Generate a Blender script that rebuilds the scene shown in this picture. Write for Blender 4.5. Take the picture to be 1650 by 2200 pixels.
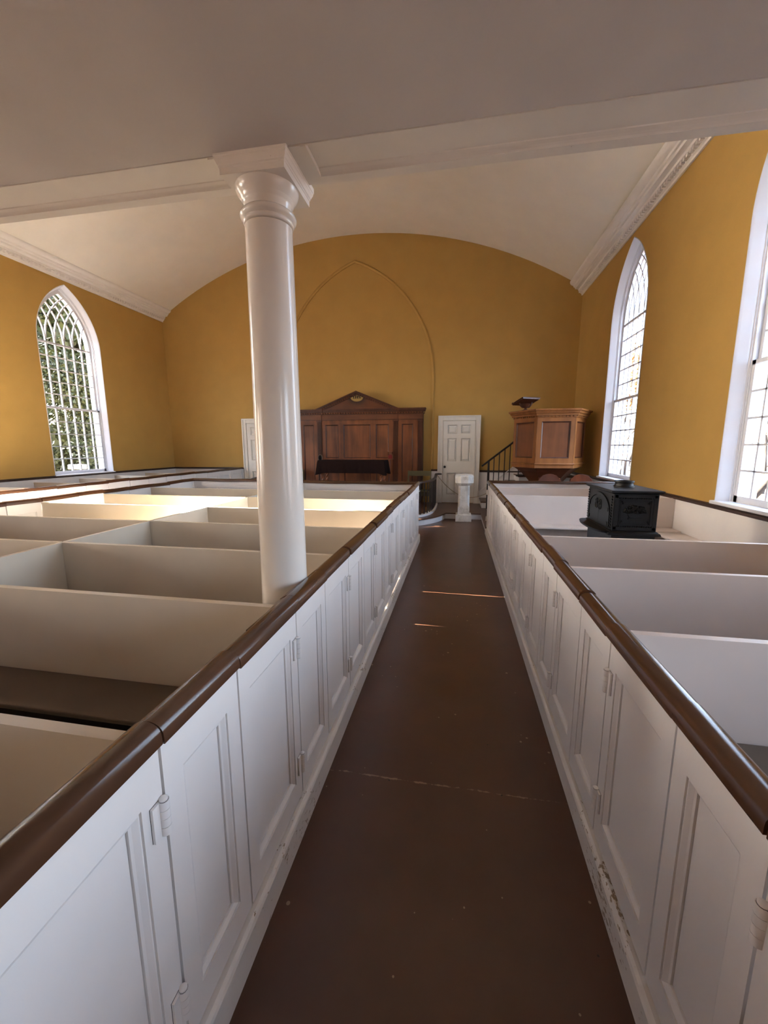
import bpy, bmesh, math, random
from mathutils import Vector, Matrix
from math import sin, cos, pi, sqrt, radians as RAD
random.seed(7)
for o in list(bpy.data.objects): bpy.data.objects.remove(o)
SC = bpy.context.scene
COL = SC.collection

# ------------------------------------------------------------------ camera
EYE = 1.6
F_PX, PITCH, YAW, ROLL = 860.35, 0.16339, 0.180124, -0.002352
cam_d = bpy.data.cameras.new('camera')
cam_d.sensor_fit = 'VERTICAL'; cam_d.sensor_height = 36.0; cam_d.sensor_width = 27.0
cam_d.lens = F_PX / 2200 * 36.0
cam_d.clip_start = 0.03; cam_d.clip_end = 400
cam = bpy.data.objects.new('camera', cam_d); COL.objects.link(cam)
_rz = Matrix.Rotation(YAW, 3, 'Z')
_f = _rz @ Vector((0, cos(PITCH), -sin(PITCH))); _r = _rz @ Vector((1, 0, 0)); _u = _r.cross(_f)
_r2 = cos(ROLL) * _r + sin(ROLL) * _u; _u2 = -sin(ROLL) * _r + cos(ROLL) * _u
cam.matrix_world = Matrix(((_r2.x, _u2.x, -_f.x, 0), (_r2.y, _u2.y, -_f.y, 0), (_r2.z, _u2.z, -_f.z, EYE), (0, 0, 0, 1)))
SC.camera = cam

# ------------------------------------------------------------------ world, sun, exposure
SUN_EL = 27.0
world = bpy.data.worlds.new('sky'); SC.world = world; world.use_nodes = True
wn = world.node_tree; wn.nodes.clear()
w_out = wn.nodes.new('ShaderNodeOutputWorld'); w_bg = wn.nodes.new('ShaderNodeBackground')
w_sky = wn.nodes.new('ShaderNodeTexSky'); w_sky.sky_type = 'NISHITA'; w_sky.sun_disc = False
w_sky.sun_elevation = RAD(SUN_EL); w_sky.sun_rotation = RAD(-90); w_sky.air_density = 1.0; w_sky.dust_density = 3.0
w_mix = wn.nodes.new('ShaderNodeMix'); w_mix.data_type = 'RGBA'; w_mix.inputs['Factor'].default_value = 0.55
w_mix.inputs['B'].default_value = (4.6, 5.5, 7.0, 1)
wn.links.new(w_sky.outputs[0], w_mix.inputs['A']); wn.links.new(w_mix.outputs['Result'], w_bg.inputs[0])
w_bg.inputs[1].default_value = 0.6
wn.links.new(w_bg.outputs[0], w_out.inputs[0])
sun_d = bpy.data.lights.new('sun', 'SUN'); sun_d.energy = 62.0; sun_d.angle = RAD(0.55); sun_d.color = (1.0, 0.93, 0.82)
sun = bpy.data.objects.new('sun', sun_d); COL.objects.link(sun)
sun.rotation_euler = Vector((cos(RAD(SUN_EL)), -0.02, -sin(RAD(SUN_EL)))).to_track_quat('-Z', 'Y').to_euler()
vs = SC.view_settings
vs.view_transform = 'Standard'; vs.look = 'None'; vs.gamma = 1.0; vs.use_curve_mapping = False; vs.exposure = 2.32
def portal(loc, sx, sz, nx):
    d = bpy.data.lights.new('window_portal', 'AREA'); d.shape = 'RECTANGLE'; d.size = sz; d.size_y = sx
    d.cycles.is_portal = True
    o = bpy.data.objects.new('window_portal', d); COL.objects.link(o); o.location = loc
    o.rotation_euler = (0, RAD(90) if nx < 0 else RAD(-90), 0)
    return o

# ------------------------------------------------------------------ room dimensions (metres, camera over the aisle at the origin)
XL, XR, YF, YB = -8.13, 2.717, 10.5, -3.2       # side walls, altar wall, entrance wall
NX = (XL + XR) / 2
PLAT = 0.135                                    # chancel platform height
VR, VZ = 10.05, 6.72                            # vault radius and crown
def vault(x): return VZ - VR + sqrt(VR * VR - (x + 2.66) ** 2)
W_SASH, SPRING, SILL = 1.28, 3.72, 1.02         # gothic windows
WIN_Y = {1: 7.70, 2: 4.083}                     # right wall window centres
GAL_Z = 2.647                                   # gallery soffit

# ------------------------------------------------------------------ materials
def mat(name, base, rough=0.5, spec=0.5, metal=0.0, coat=0.0):
    m = bpy.data.materials.new(name); m.use_nodes = True
    b = m.node_tree.nodes['Principled BSDF']
    b.inputs['Base Color'].default_value = (*base, 1); b.inputs['Roughness'].default_value = rough
    b.inputs['Specular IOR Level'].default_value = spec; b.inputs['Metallic'].default_value = metal
    b.inputs['Coat Weight'].default_value = coat; b.inputs['Coat Roughness'].default_value = 0.12
    return m
def nd(m, t, **k):
    n = m.node_tree.nodes.new(t)
    for a, v in k.items(): setattr(n, a, v)
    return n
def lk(m, a, b): m.node_tree.links.new(a, b)
def coords(m, scale=(1, 1, 1)):
    tc = nd(m, 'ShaderNodeTexCoord'); mp = nd(m, 'ShaderNodeMapping'); mp.inputs['Scale'].default_value = scale
    g = nd(m, 'ShaderNodeNewGeometry'); lk(m, g.outputs['Position'], mp.inputs['Vector'])
    return mp.outputs[0]
def noise(m, vec, scale, detail=4.0, rough=0.55):
    n = nd(m, 'ShaderNodeTexNoise'); n.inputs['Scale'].default_value = scale; n.inputs['Detail'].default_value = detail
    n.inputs['Roughness'].default_value = rough; lk(m, vec, n.inputs['Vector']); return n.outputs[0]
def ramp(m, fac, stops):
    r = nd(m, 'ShaderNodeValToRGB'); e = r.color_ramp.elements
    while len(e) < len(stops): e.new(0.5)
    for i, (p, c) in enumerate(stops):
        e[i].position = p; e[i].color = (*c, 1) if len(c) == 3 else c
    lk(m, fac, r.inputs[0]); return r.outputs[0]
def mixc(m, fac, a, b):
    n = nd(m, 'ShaderNodeMix'); n.data_type = 'RGBA'
    for s, v in (('Factor', fac), ('A', a), ('B', b)):
        if hasattr(v, 'is_output') or isinstance(v, bpy.types.NodeSocket): lk(m, v, n.inputs[s])
        elif s == 'Factor': n.inputs[s].default_value = v
        else: n.inputs[s].default_value = (*v, 1)
    return n.outputs['Result']
def bump(m, h, strength=0.2, dist=0.01):
    b = nd(m, 'ShaderNodeBump'); b.inputs['Strength'].default_value = strength; b.inputs['Distance'].default_value = dist
    lk(m, h, b.inputs['Height']); lk(m, b.outputs[0], m.node_tree.nodes['Principled BSDF'].inputs['Normal'])
def setc(m, c): lk(m, c, m.node_tree.nodes['Principled BSDF'].inputs['Base Color'])
def paint(name, base, rough=0.42, var=0.05, chip=None, chip_at=0.72, grain=0.12, spec=0.4):
    m = mat(name, base, rough, spec)
    v = coords(m)
    n = noise(m, v, 2.3, 3)
    lo = tuple(c * (1 - var) for c in base); hi = tuple(min(1, c * (1 + var * .6)) for c in base)
    c = ramp(m, n, [(0.3, lo), (0.7, hi)])
    if chip:
        n2 = noise(m, coords(m, (1, .45, 1)), 70, 4, 0.65); n3 = noise(m, v, 2.6, 3)
        mul = nd(m, 'ShaderNodeMath', operation='MULTIPLY'); lk(m, n2, mul.inputs[0]); lk(m, n3, mul.inputs[1])
        f = ramp(m, mul.outputs[0], [(chip_at * .5, (0, 0, 0)), (chip_at * .5 + .012, (1, 1, 1))])
        c = mixc(m, f, c, chip)
    setc(m, c)
    bump(m, noise(m, v, 60, 4), grain, 0.002)
    return m
def wood(name, dark, light, rough=0.38, scale=1.0, axis='z'):
    m = mat(name, light, rough, 0.5)
    sc = {'z': (9, 9, .8), 'x': (.8, 9, 9), 'y': (9, .8, 9)}[axis]
    v = coords(m, tuple(q * scale for q in sc))
    a = noise(m, v, 1.0, 6, 0.6); v2 = coords(m, (.9, .9, .9)); b = noise(m, v2, 1.6, 3)
    c = ramp(m, a, [(0.32, dark), (0.66, light)])
    d = ramp(m, b, [(0.35, tuple(q * .72 for q in dark)), (0.62, light)])
    setc(m, mixc(m, 0.4, c, d)); bump(m, a, 0.08, 0.003)
    return m
M = {}
M['wall'] = paint('ochre_wall_paint', (0.475, 0.285, 0.080), 0.72, 0.05, None, grain=0.3, spec=0.25)
M['white'] = paint('white_paint', (0.82, 0.77, 0.735), 0.36, 0.035)
M['cream'] = paint('cream_paint', (0.76, 0.71, 0.63), 0.4, 0.05)
M['partition'] = paint('partition_paint', (0.70, 0.615, 0.50), 0.45, 0.05)
M['rose'] = paint('rose_white_paint', (0.78, 0.67, 0.60), 0.42, 0.05)
M['worn'] = paint('worn_white_paint', (0.78, 0.73, 0.68), 0.42, 0.05, (0.30, 0.22, 0.14), 0.74)
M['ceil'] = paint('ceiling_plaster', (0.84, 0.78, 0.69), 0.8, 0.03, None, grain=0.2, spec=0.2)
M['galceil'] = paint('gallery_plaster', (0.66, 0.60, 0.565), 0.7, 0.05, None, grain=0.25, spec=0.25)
M['beam'] = paint('beam_paint', (0.84, 0.775, 0.70), 0.5, 0.06, (0.35, 0.27, 0.19), 0.88)
M['column'] = paint('column_gloss_paint', (0.82, 0.765, 0.70), 0.2, 0.03, None, grain=0.1, spec=0.5)
M['window'] = paint('window_paint', (0.68, 0.675, 0.71), 0.4, 0.02)
M['railbrown'] = paint('rail_brown_paint', (0.080, 0.035, 0.018), 0.19, 0.22, None, grain=0.06, spec=0.5)
M['capbrown'] = paint('cap_dark_brown', (0.045, 0.022, 0.016), 0.35, 0.2)
M['seat'] = paint('seat_grey_brown', (0.145, 0.110, 0.080), 0.5, 0.15)
M['pewfloor'] = paint('pew_floor_dark', (0.030, 0.020, 0.015), 0.6, 0.2)
M['black'] = mat('dark_gap', (0.012, 0.010, 0.009), 0.7)
M['iron'] = mat('black_iron', (0.006, 0.006, 0.0065), 0.5, 0.35)
_v = coords(M['iron']); bump(M['iron'], noise(M['iron'], _v, 90, 3), 0.25, 0.004)
M['balu'] = mat('dark_baluster_paint', (0.020, 0.014, 0.013), 0.4)
M['olive'] = paint('olive_bench_paint', (0.125, 0.105, 0.045), 0.5, 0.1)
M['cloth'] = mat('dark_brown_cloth', (0.014, 0.007, 0.006), 0.95, 0.1)
_v = coords(M['cloth']); bump(M['cloth'], noise(M['cloth'], _v, 260, 2), 0.5, 0.002)
M['wood'] = wood('walnut_panel', (0.090, 0.024, 0.008), (0.27, 0.088, 0.028))
M['woodx'] = wood('walnut_rail', (0.080, 0.023, 0.009), (0.19, 0.064, 0.023), axis='x')
M['wooddark'] = wood('walnut_dark', (0.040, 0.011, 0.006), (0.115, 0.034, 0.013))
M['pulp'] = wood('pulpit_frame_wood', (0.18, 0.063, 0.016), (0.36, 0.138, 0.038))
M['pulpp'] = wood('pulpit_panel_wood', (0.115, 0.036, 0.012), (0.235, 0.083, 0.029), scale=.8)
M['chair'] = wood('chair_mahogany', (0.09, 0.020, 0.008), (0.20, 0.055, 0.022), 0.3)
M['gold'] = mat('gilt_paint', (0.42, 0.27, 0.075), 0.5)
M['raydark'] = mat('ray_dark_paint', (0.045, 0.020, 0.010), 0.6)
M['red'] = mat('red_felt', (0.19, 0.012, 0.008), 0.9)
M['rope'] = mat('tan_rope', (0.30, 0.22, 0.12), 0.9)
M['boxgrey'] = mat('worn_box_wood', (0.16, 0.10, 0.07), 0.6)
M['riser'] = paint('riser_white', (0.74, 0.72, 0.72), 0.45, 0.05)
mm = M['marble'] = mat('white_marble', (0.78, 0.74, 0.68), 0.35, 0.5)
_v = coords(mm); setc(mm, ramp(mm, noise(mm, _v, 7, 7, .65), [(0.30, (0.46, 0.42, 0.36)), (0.5, (0.74, 0.70, 0.64)), (0.7, (0.84, 0.81, 0.77))]))
bump(mm, noise(mm, _v, 40, 4), 0.15, 0.004)
# floor: brown deck paint, worn specks and a scuffed joint that crosses the aisle
mf = M['floor'] = mat('brown_floor_paint', (0.085, 0.042, 0.026), 0.34, 0.5)
_v = coords(mf)
c = ramp(mf, noise(mf, _v, 1.7, 5, .6), [(0.28, (0.072, 0.030, 0.015)), (0.72, (0.118, 0.052, 0.028))])
sp = nd(mf, 'ShaderNodeTexVoronoi'); sp.inputs['Scale'].default_value = 13; lk(mf, _v, sp.inputs['Vector'])
spm = noise(mf, _v, 2.1, 3)
mul = nd(mf, 'ShaderNodeMath', operation='ADD'); lk(mf, sp.outputs['Distance'], mul.inputs[0])
sub = nd(mf, 'ShaderNodeMath', operation='MULTIPLY_ADD'); sub.inputs[1].default_value = -0.55; sub.inputs[2].default_value = 0.36
lk(mf, spm, sub.inputs[0]); lk(mf, sub.outputs[0], mul.inputs[1])
c = mixc(mf, ramp(mf, mul.outputs[0], [(0.122, (1, 1, 1)), (0.132, (0, 0, 0))]), c, (0.30, 0.21, 0.14))
sp2 = nd(mf, 'ShaderNodeTexVoronoi'); sp2.inputs['Scale'].default_value = 5.5; lk(mf, _v, sp2.inputs['Vector'])
c = mixc(mf, ramp(mf, sp2.outputs['Distance'], [(0.022, (1, 1, 1)), (0.030, (0, 0, 0))]), c, (0.012, 0.007, 0.005))
sx = nd(mf, 'ShaderNodeSeparateXYZ'); lk(mf, _v, sx.inputs[0])
wob = noise(mf, coords(mf, (6, 6, 6)), 1.2, 5, .7)
def seam(y0, wdt, col, patch):
    global c
    a = nd(mf, 'ShaderNodeMath', operation='MULTIPLY_ADD'); lk(mf, wob, a.inputs[0]); a.inputs[1].default_value = 0.02; a.inputs[2].default_value = -y0 - 0.01
    b = nd(mf, 'ShaderNodeMath', operation='ADD'); lk(mf, sx.outputs['Y'], b.inputs[0]); lk(mf, a.outputs[0], b.inputs[1])
    d = nd(mf, 'ShaderNodeMath', operation='ABSOLUTE'); lk(mf, b.outputs[0], d.inputs[0])
    pn = noise(mf, coords(mf, (5, 5, 5)), 1.7 + y0, 5, .7)
    e = nd(mf, 'ShaderNodeMath', operation='MULTIPLY_ADD'); lk(mf, pn, e.inputs[0]); e.inputs[1].default_value = -patch; e.inputs[2].default_value = patch * .52
    g = nd(mf, 'ShaderNodeMath', operation='ADD'); lk(mf, d.outputs[0], g.inputs[0]); lk(mf, e.outputs[0], g.inputs[1])
    c = mixc(mf, ramp(mf, g.outputs[0], [(wdt, (1, 1, 1)), (wdt + .0015, (0, 0, 0))]), c, col)
seam(1.695, 0.0020, (0.27, 0.17, 0.11), 0.042)
seam(6.6, 0.004, (0.16, 0.10, 0.07), 0.01); seam(7.35, 0.006, (0.16, 0.10, 0.07), 0.03)
seam(4.23, 0.0016, (0.05, 0.024, 0.015), 0.004)
setc(mf, c); bump(mf, noise(mf, _v, 26, 5, .65), 0.10, 0.004)
M['plat'] = mf
# thin window glass: mostly clear, a little reflection
mg = M['glass'] = bpy.data.materials.new('window_glass'); mg.use_nodes = True; mg.node_tree.nodes.clear()
_o = nd(mg, 'ShaderNodeOutputMaterial'); _t = nd(mg, 'ShaderNodeBsdfTransparent'); _g = nd(mg, 'ShaderNodeBsdfGlossy'); _m = nd(mg, 'ShaderNodeMixShader')
_t.inputs[0].default_value = (.96, .97, .97, 1); _g.inputs['Roughness'].default_value = 0.03; _m.inputs[0].default_value = 0.05
lk(mg, _t.outputs[0], _m.inputs[1]); lk(mg, _g.outputs[0], _m.inputs[2]); lk(mg, _m.outputs[0], _o.inputs[0])
def leafmat(name, a, b):
    m = mat(name, a, 0.6, 0.3); g = nd(m, 'ShaderNodeNewGeometry')
    oi = noise(m, g.outputs['Position'], 3.4, 5, .7)
    setc(m, ramp(m, oi, [(0.35, a), (0.65, b)])); return m
M['evergreen'] = leafmat('evergreen_leaf', (0.003, 0.007, 0.002), (0.028, 0.036, 0.008))
M['autumn'] = leafmat('autumn_leaf', (0.13, 0.050, 0.008), (0.26, 0.150, 0.035))
M['bark'] = paint('bark', (0.030, 0.022, 0.017), 0.9, 0.3)
M['ground'] = leafmat('leaf_litter_ground', (0.085, 0.038, 0.018), (0.13, 0.085, 0.05))
M['stone'] = paint('grey_stone', (0.20, 0.19, 0.175), 0.9, 0.25)
M['brick'] = paint('exterior_wall', (0.42, 0.36, 0.30), 0.9, 0.1)

# ------------------------------------------------------------------ mesh helpers
WO = {}                                             # world origin of each object
class MB:
    def __init__(s): s.v = []; s.f = []; s.mi = []
    def add(s, vs, fs, mi=0):
        n = len(s.v); s.v += [tuple(p) for p in vs]; s.f += [tuple(n + i for i in f) for f in fs]; s.mi += [mi] * len(fs); return s
    def box(s, x0, x1, y0, y1, z0, z1, mi=0, mp=None):
        P = [(x, y, z) for z in (z0, z1) for y in (y0, y1) for x in (x0, x1)]
        if mp: P = [mp(*p) for p in P]
        return s.add(P, [(0, 1, 3, 2), (4, 6, 7, 5), (0, 4, 5, 1), (1, 5, 7, 3), (3, 7, 6, 2), (2, 6, 4, 0)], mi)
    def loft(s, rings, mi=0, close=True, caps=False):
        k = len(rings[0]); P = [p for r in rings for p in r]; F = []
        for i in range(len(rings) - 1):
            for j in range(k if close else k - 1):
                a = i * k + j; b = i * k + (j + 1) % k
                F.append((a, b, b + k, a + k))
        if caps: F += [tuple(range(k))[::-1], tuple((len(rings) - 1) * k + j for j in range(k))]
        return s.add(P, F, mi)
    def tube(s, path, r, n=8, mi=0, caps=True):
        P = [Vector(p) for p in path]; rings = []
        rs = r if isinstance(r, (list, tuple)) else [r] * len(P)
        up = Vector((0, 0, 1))
        for i, p in enumerate(P):
            t = (P[min(i + 1, len(P) - 1)] - P[max(i - 1, 0)]).normalized()
            a = t.cross(up)
            if a.length < 1e-3: a = Vector((1, 0, 0))
            a.normalize(); b = t.cross(a).normalized()
            rings.append([p + rs[i] * (cos(2 * pi * j / n) * a + sin(2 * pi * j / n) * b) for j in range(n)])
        return s.loft(rings, mi, True, caps)
    def lathe(s, prof, c=(0, 0), n=32, mi=0, rot=0.0, caps=True):
        rings = [[(c[0] + r * cos(2 * pi * j / n + rot), c[1] + r * sin(2 * pi * j / n + rot), z) for j in range(n)] for r, z in prof]
        return s.loft(rings, mi, True, caps)
    def prism(s, poly, fn0, fn1, mi=0):
        return s.loft([[fn0(*p) for p in poly], [fn1(*p) for p in poly]], mi, True, True)
def link(o, parent=None):
    COL.objects.link(o)
    if parent: o.parent = parent
    return o
def build(mb, name, mats, parent=None, smooth=0, origin=None, bevel=0):
    og = Vector(origin) if origin is not None else (WO[parent.name] if parent else Vector((0, 0, 0)))
    me = bpy.data.meshes.new(name)
    me.from_pydata([tuple(Vector(p) - og) for p in mb.v], [], mb.f)
    bm = bmesh.new(); bm.from_mesh(me); bmesh.ops.recalc_face_normals(bm, faces=bm.faces)
    bm.to_mesh(me); bm.free()
    ms = mats if isinstance(mats, (list, tuple)) else [mats]
    for q in ms: me.materials.append(M[q] if isinstance(q, str) else q)
    if len(ms) > 1: me.polygons.foreach_set('material_index', mb.mi)
    if smooth:
        me.polygons.foreach_set('use_smooth', [True] * len(me.polygons))
        try: me.set_sharp_from_angle(angle=RAD(smooth))
        except Exception: pass
    o = bpy.data.objects.new(name, me); link(o, parent)
    o.location = og - (WO[parent.name] if parent else Vector((0, 0, 0))); WO[o.name] = og
    if bevel:
        bv = o.modifiers.new('edge', 'BEVEL'); bv.width = bevel; bv.segments = 2; bv.limit_method = 'ANGLE'; bv.angle_limit = RAD(40)
    return o
def empty(name, loc):
    o = bpy.data.objects.new(name, None); link(o); o.location = loc; WO[o.name] = Vector(loc); o.empty_display_size = 0.1; return o
def inst(src, name, parent, loc, rotz=0.0):         # a piece that shares its mesh
    o = src.copy(); o.name = name; o.parent = parent; COL.objects.link(o); o.location = Vector(loc) - (WO[parent.name] if parent else Vector((0, 0, 0)))
    o.rotation_euler = (0, 0, rotz); WO[o.name] = Vector(loc); return o
def tag(o, label=None, cat=None, group=None, kind=None):
    if label: o['label'] = label
    if cat: o['category'] = cat
    if group: o['group'] = group
    if kind: o['kind'] = kind
    return o
def struct(o, label=None): return tag(o, label, None, None, 'structure')

# ------------------------------------------------------------------ room shell
def arch_pts(o=0.0, n=14):
    """gothic arch outline (u, z) of the sash opening grown by o, from left foot over the apex to the right foot"""
    W = W_SASH; hw = W / 2; R = W + o; th = math.acos(hw / R); L = []
    for i in range(n + 1):
        t = th * i / n; L.append((hw - R * cos(t), SPRING + R * sin(t)))
    return L + [(-u, z) for u, z in L[-2::-1]]
LEFT_WIN = {3: 7.63, 4: 4.12}
REV = 0.068                                          # casing width outside the sash
def side_wall(name, x, sgn, wins, lows):
    T = 0.34; mb = MB(); ztop = 5.75
    def sheet(xx, o):
        ys = []
        for yc in sorted(wins):
            ys.append((yc - W_SASH / 2 - o, yc + W_SASH / 2 + o, yc, 'g'))
        for yc in lows: ys.append((yc - .62, yc + .62, yc, 'r'))
        ys.sort(); cur = YB - .3
        for a, b, yc, k in ys:
            mb.add([(xx, cur, -.4), (xx, a, -.4), (xx, a, ztop), (xx, cur, ztop)], [(0, 1, 2, 3)])
            z0 = SILL - .03
            mb.add([(xx, a, -.4), (xx, b, -.4), (xx, b, z0), (xx, a, z0)], [(0, 1, 2, 3)])
            if k == 'r':
                mb.add([(xx, a, 2.42), (xx, b, 2.42), (xx, b, ztop), (xx, a, ztop)], [(0, 1, 2, 3)])
            else:
                A = [(yc + u, z) for u, z in arch_pts(o)]
                for (y1, z1), (y2, z2) in zip(A, A[1:]):
                    mb.add([(xx, y1, z1), (xx, y2, z2), (xx, y2, ztop), (xx, y1, ztop)], [(0, 1, 2, 3)])
            cur = b
        mb.add([(xx, cur, -.4), (xx, YF + .3, -.4), (xx, YF + .3, ztop), (xx, cur, ztop)], [(0, 1, 2, 3)])
    sheet(x, REV); n1 = len(mb.f); sheet(x + sgn * T, .02); 
    mb.mi = [0] * n1 + [1] * (len(mb.f) - n1)
    mb.box(min(x, x + sgn * T), max(x, x + sgn * T), YB - .3, YF + .3, ztop - .01, ztop, 1)
    return struct(build(mb, name, ['wall', 'brick']), 'ochre painted side wall with tall gothic windows')
side_wall('wall_right', XR, 1, [WIN_Y[1], WIN_Y[2]], [0.45, -1.9])
side_wall('wall_left', XL, -1, [LEFT_WIN[3], LEFT_WIN[4]], [0.45, -1.9])
mb = MB(); mb.box(XL - .34, XR + .34, YF, YF + .3, -.4, 7.2)
struct(build(mb, 'wall_front', 'wall'), 'ochre altar wall under the curved ceiling')
mb = MB(); mb.box(XL - .34, XR + .34, YB - .3, YB, -.4, 7.2)
struct(build(mb, 'wall_back', 'wall'), 'ochre entrance wall under the gallery')
mb = MB(); mb.box(XL - .3, XR + .3, YB - .3, YF + .2, -.3, 0)
struct(build(mb, 'floor', 'floor'), 'worn brown painted aisle floor')
mb = MB(); N = 40
ring = [(XL - .3 + (XR - XL + .6) * i / N) for i in range(N + 1)]
lo = [(x, vault(x)) for x in ring]; hi = [(x, vault(x) + .25) for x in ring[::-1]]
mb.loft([[(x, y, z) for x, z in lo + hi] for y in (YB - .2, YF + .25)], 0, True, True)
struct(build(mb, 'ceiling', 'ceil', smooth=30), 'pale plaster barrel ceiling')
# gallery over the entrance end: plaster soffit, panelled beam, parapet front
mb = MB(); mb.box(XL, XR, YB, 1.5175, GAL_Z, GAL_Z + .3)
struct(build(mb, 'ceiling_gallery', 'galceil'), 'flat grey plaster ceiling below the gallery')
mb = MB()
y0, y1, zz = 1.523, 1.735, GAL_Z
for xa, xb in ((XL, -0.905), (-0.575, XR)):
    if xa < -1: xe = xb + .09
    else: xe = xb
    # soffit: a sunk plain board, a cove towards the far edge, a flat fillet
    x_a, x_b = xa, xb
    mb.box(x_a, x_b, y0, y1 - .07, zz + .010, zz + .2); mb.box(x_a, x_b, y1 - .045, y1, zz - .006, zz + .2)
    mb.box(x_a, x_b, y0 - .001, y0 + .006, zz - .001, zz + .2)
    mb.loft([[(x, y1 - .045, zz - .005), (x, y1 - .050, zz - .001), (x, y1 - .058, zz + .003), (x, y1 - .072, zz + .007), (x, y1 - .076, zz + .012), (x, y1 - .045, zz + .02)] for x in (x_a, x_b)], 0, True, True)
    if xa < -1: mb.box(x_b - .03, x_b, y0, y1 - .045, zz - .006, zz + .2)
    else: mb.box(x_a, x_a + .02, y0, y1 - .045, zz - .006, zz + .2)
mb.box(-0.905, -0.575, y0, y1, zz - .003, zz + .2)
mb.box(XL, XR, y1 - .01, y1 + .006, zz + .004, zz + .05)
struct(build(mb, 'trim_1', 'beam'), 'white painted beam with a sunk soffit panel along the gallery edge')
mb = MB(); mb.box(XL, XR, 1.62, 1.73, GAL_Z + .05, GAL_Z + 1.0); mb.box(XL, XR, 1.56, 1.78, GAL_Z + 1.0, GAL_Z + 1.05)
struct(build(mb, 'trim_2', 'white'), 'white gallery parapet above the beam')

# cornices with a dentil course
CORN = [(0, 4.99), (.025, 4.99), (.03, 5.02), (.05, 5.03), (.055, 5.065), (.075, 5.075), (.10, 5.08), (.105, 5.115), (.135, 5.125), (.17, 5.13), (.18, 5.16), (.205, 5.17), (.215, 5.20), (.25, 5.215), (.28, 5.24), (.29, 5.265), (.29, 5.30), (0, 5.36)]
for i, (x, s) in enumerate(((XL, 1), (XR, -1))):
    mb = MB(); mb.loft([[(x + s * o, y, z) for o, z in CORN] for y in (YB, YF - .001)], 0, True, True)
    co = struct(build(mb, 'trim_%d' % (3 + i), 'white', smooth=35), 'white moulded cornice with dentils along the %s wall' % ('left', 'right')[i])
    mb = MB(); y = 1.8
    while y < YF - .05:
        mb.box(min(x + s * .05, x + s * .095), max(x + s * .05, x + s * .095), y, y + .036, 5.034, 5.072); y += .068
    tag(build(mb, 'dentil_course', 'white', co), kind='stuff')

# ------------------------------------------------------------------ gothic windows
NCOL = 6; GW = 1.19; ST = GW / NCOL
def gz(g): g = min(max(g, 0), GW); return sqrt(max(0, GW * GW - (GW - g) ** 2))
def cell(al, be):                                      # tracery coordinates -> (u, height above springing)
    return ((al + be) / 2 - GW / 2, gz((be - al) / 2))
proto = {}
def pane_proto(key, poly, th=.004):
    mb = MB(); mb.prism(poly, lambda u, z: (-th / 2, u, z), lambda u, z: (th / 2, u, z))
    me = bpy.data.meshes.new('pane'); me.from_pydata(mb.v, [], mb.f); me.materials.append(M['glass']); proto[key] = me
LOZ = [1.085 + (2.385 - 1.085) * i / 5 for i in range(6)]
UPZ = [2.435 + (SPRING - .02 - 2.435) * i / 5 for i in range(6)]
pw = ST - .004
pane_proto('lo', [(-pw / 2, .002), (pw / 2, .002), (pw / 2, LOZ[1] - LOZ[0] - .002), (-pw / 2, LOZ[1] - LOZ[0] - .002)])
pane_proto('up', [(-pw / 2, .002), (pw / 2, .002), (pw / 2, UPZ[1] - UPZ[0] - .002), (-pw / 2, UPZ[1] - UPZ[0] - .002)])
e = .002
for i in range(NCOL):
    for j in range(i, NCOL):
        a0, a1, b0, b1 = i * ST + e, (i + 1) * ST - e, j * ST + e, (j + 1) * ST - e
        P = []
        if i == j:
            for k in range(7): P.append(cell(a0, a0 + (b1 - a0) * k / 6))
            for k in range(1, 7): P.append(cell(a0 + (a1 - a0) * k / 6, b1))
        else:
            for k in range(7): P.append(cell(a0, b0 + (b1 - b0) * k / 6))
            for k in range(1, 7): P.append(cell(a0 + (a1 - a0) * k / 6, b1))
            for k in range(1, 7): P.append(cell(a1, b1 - (b1 - b0) * k / 6))
            for k in range(1, 6): P.append(cell(a1 - (a1 - a0) * k / 6, b0))
        pane_proto((i, j), P)
def ribbon(mb, pts, wd, d0, d1, D, yc):                # flat glazing bar along pts (u,z)
    n = len(pts); rings = []
    for i, p in enumerate(pts):
        q0 = pts[max(i - 1, 0)]; q1 = pts[min(i + 1, n - 1)]
        tx, tz = q1[0] - q0[0], q1[1] - q0[1]; l = math.hypot(tx, tz) or 1; nx, nz = -tz / l * wd / 2, tx / l * wd / 2
        rings.append([(D(d0), yc + p[0] + nx, p[1] + nz), (D(d0), yc + p[0] - nx, p[1] - nz), (D(d1), yc + p[0] - nx, p[1] - nz), (D(d1), yc + p[0] + nx, p[1] + nz)])
    mb.loft(rings, 0, True, True)
def jamb_path(o, inset=0):
    A = arch_pts(o); z0 = SILL - .03
    return [(A[0][0], z0)] + A + [(A[-1][0], z0)]
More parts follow.
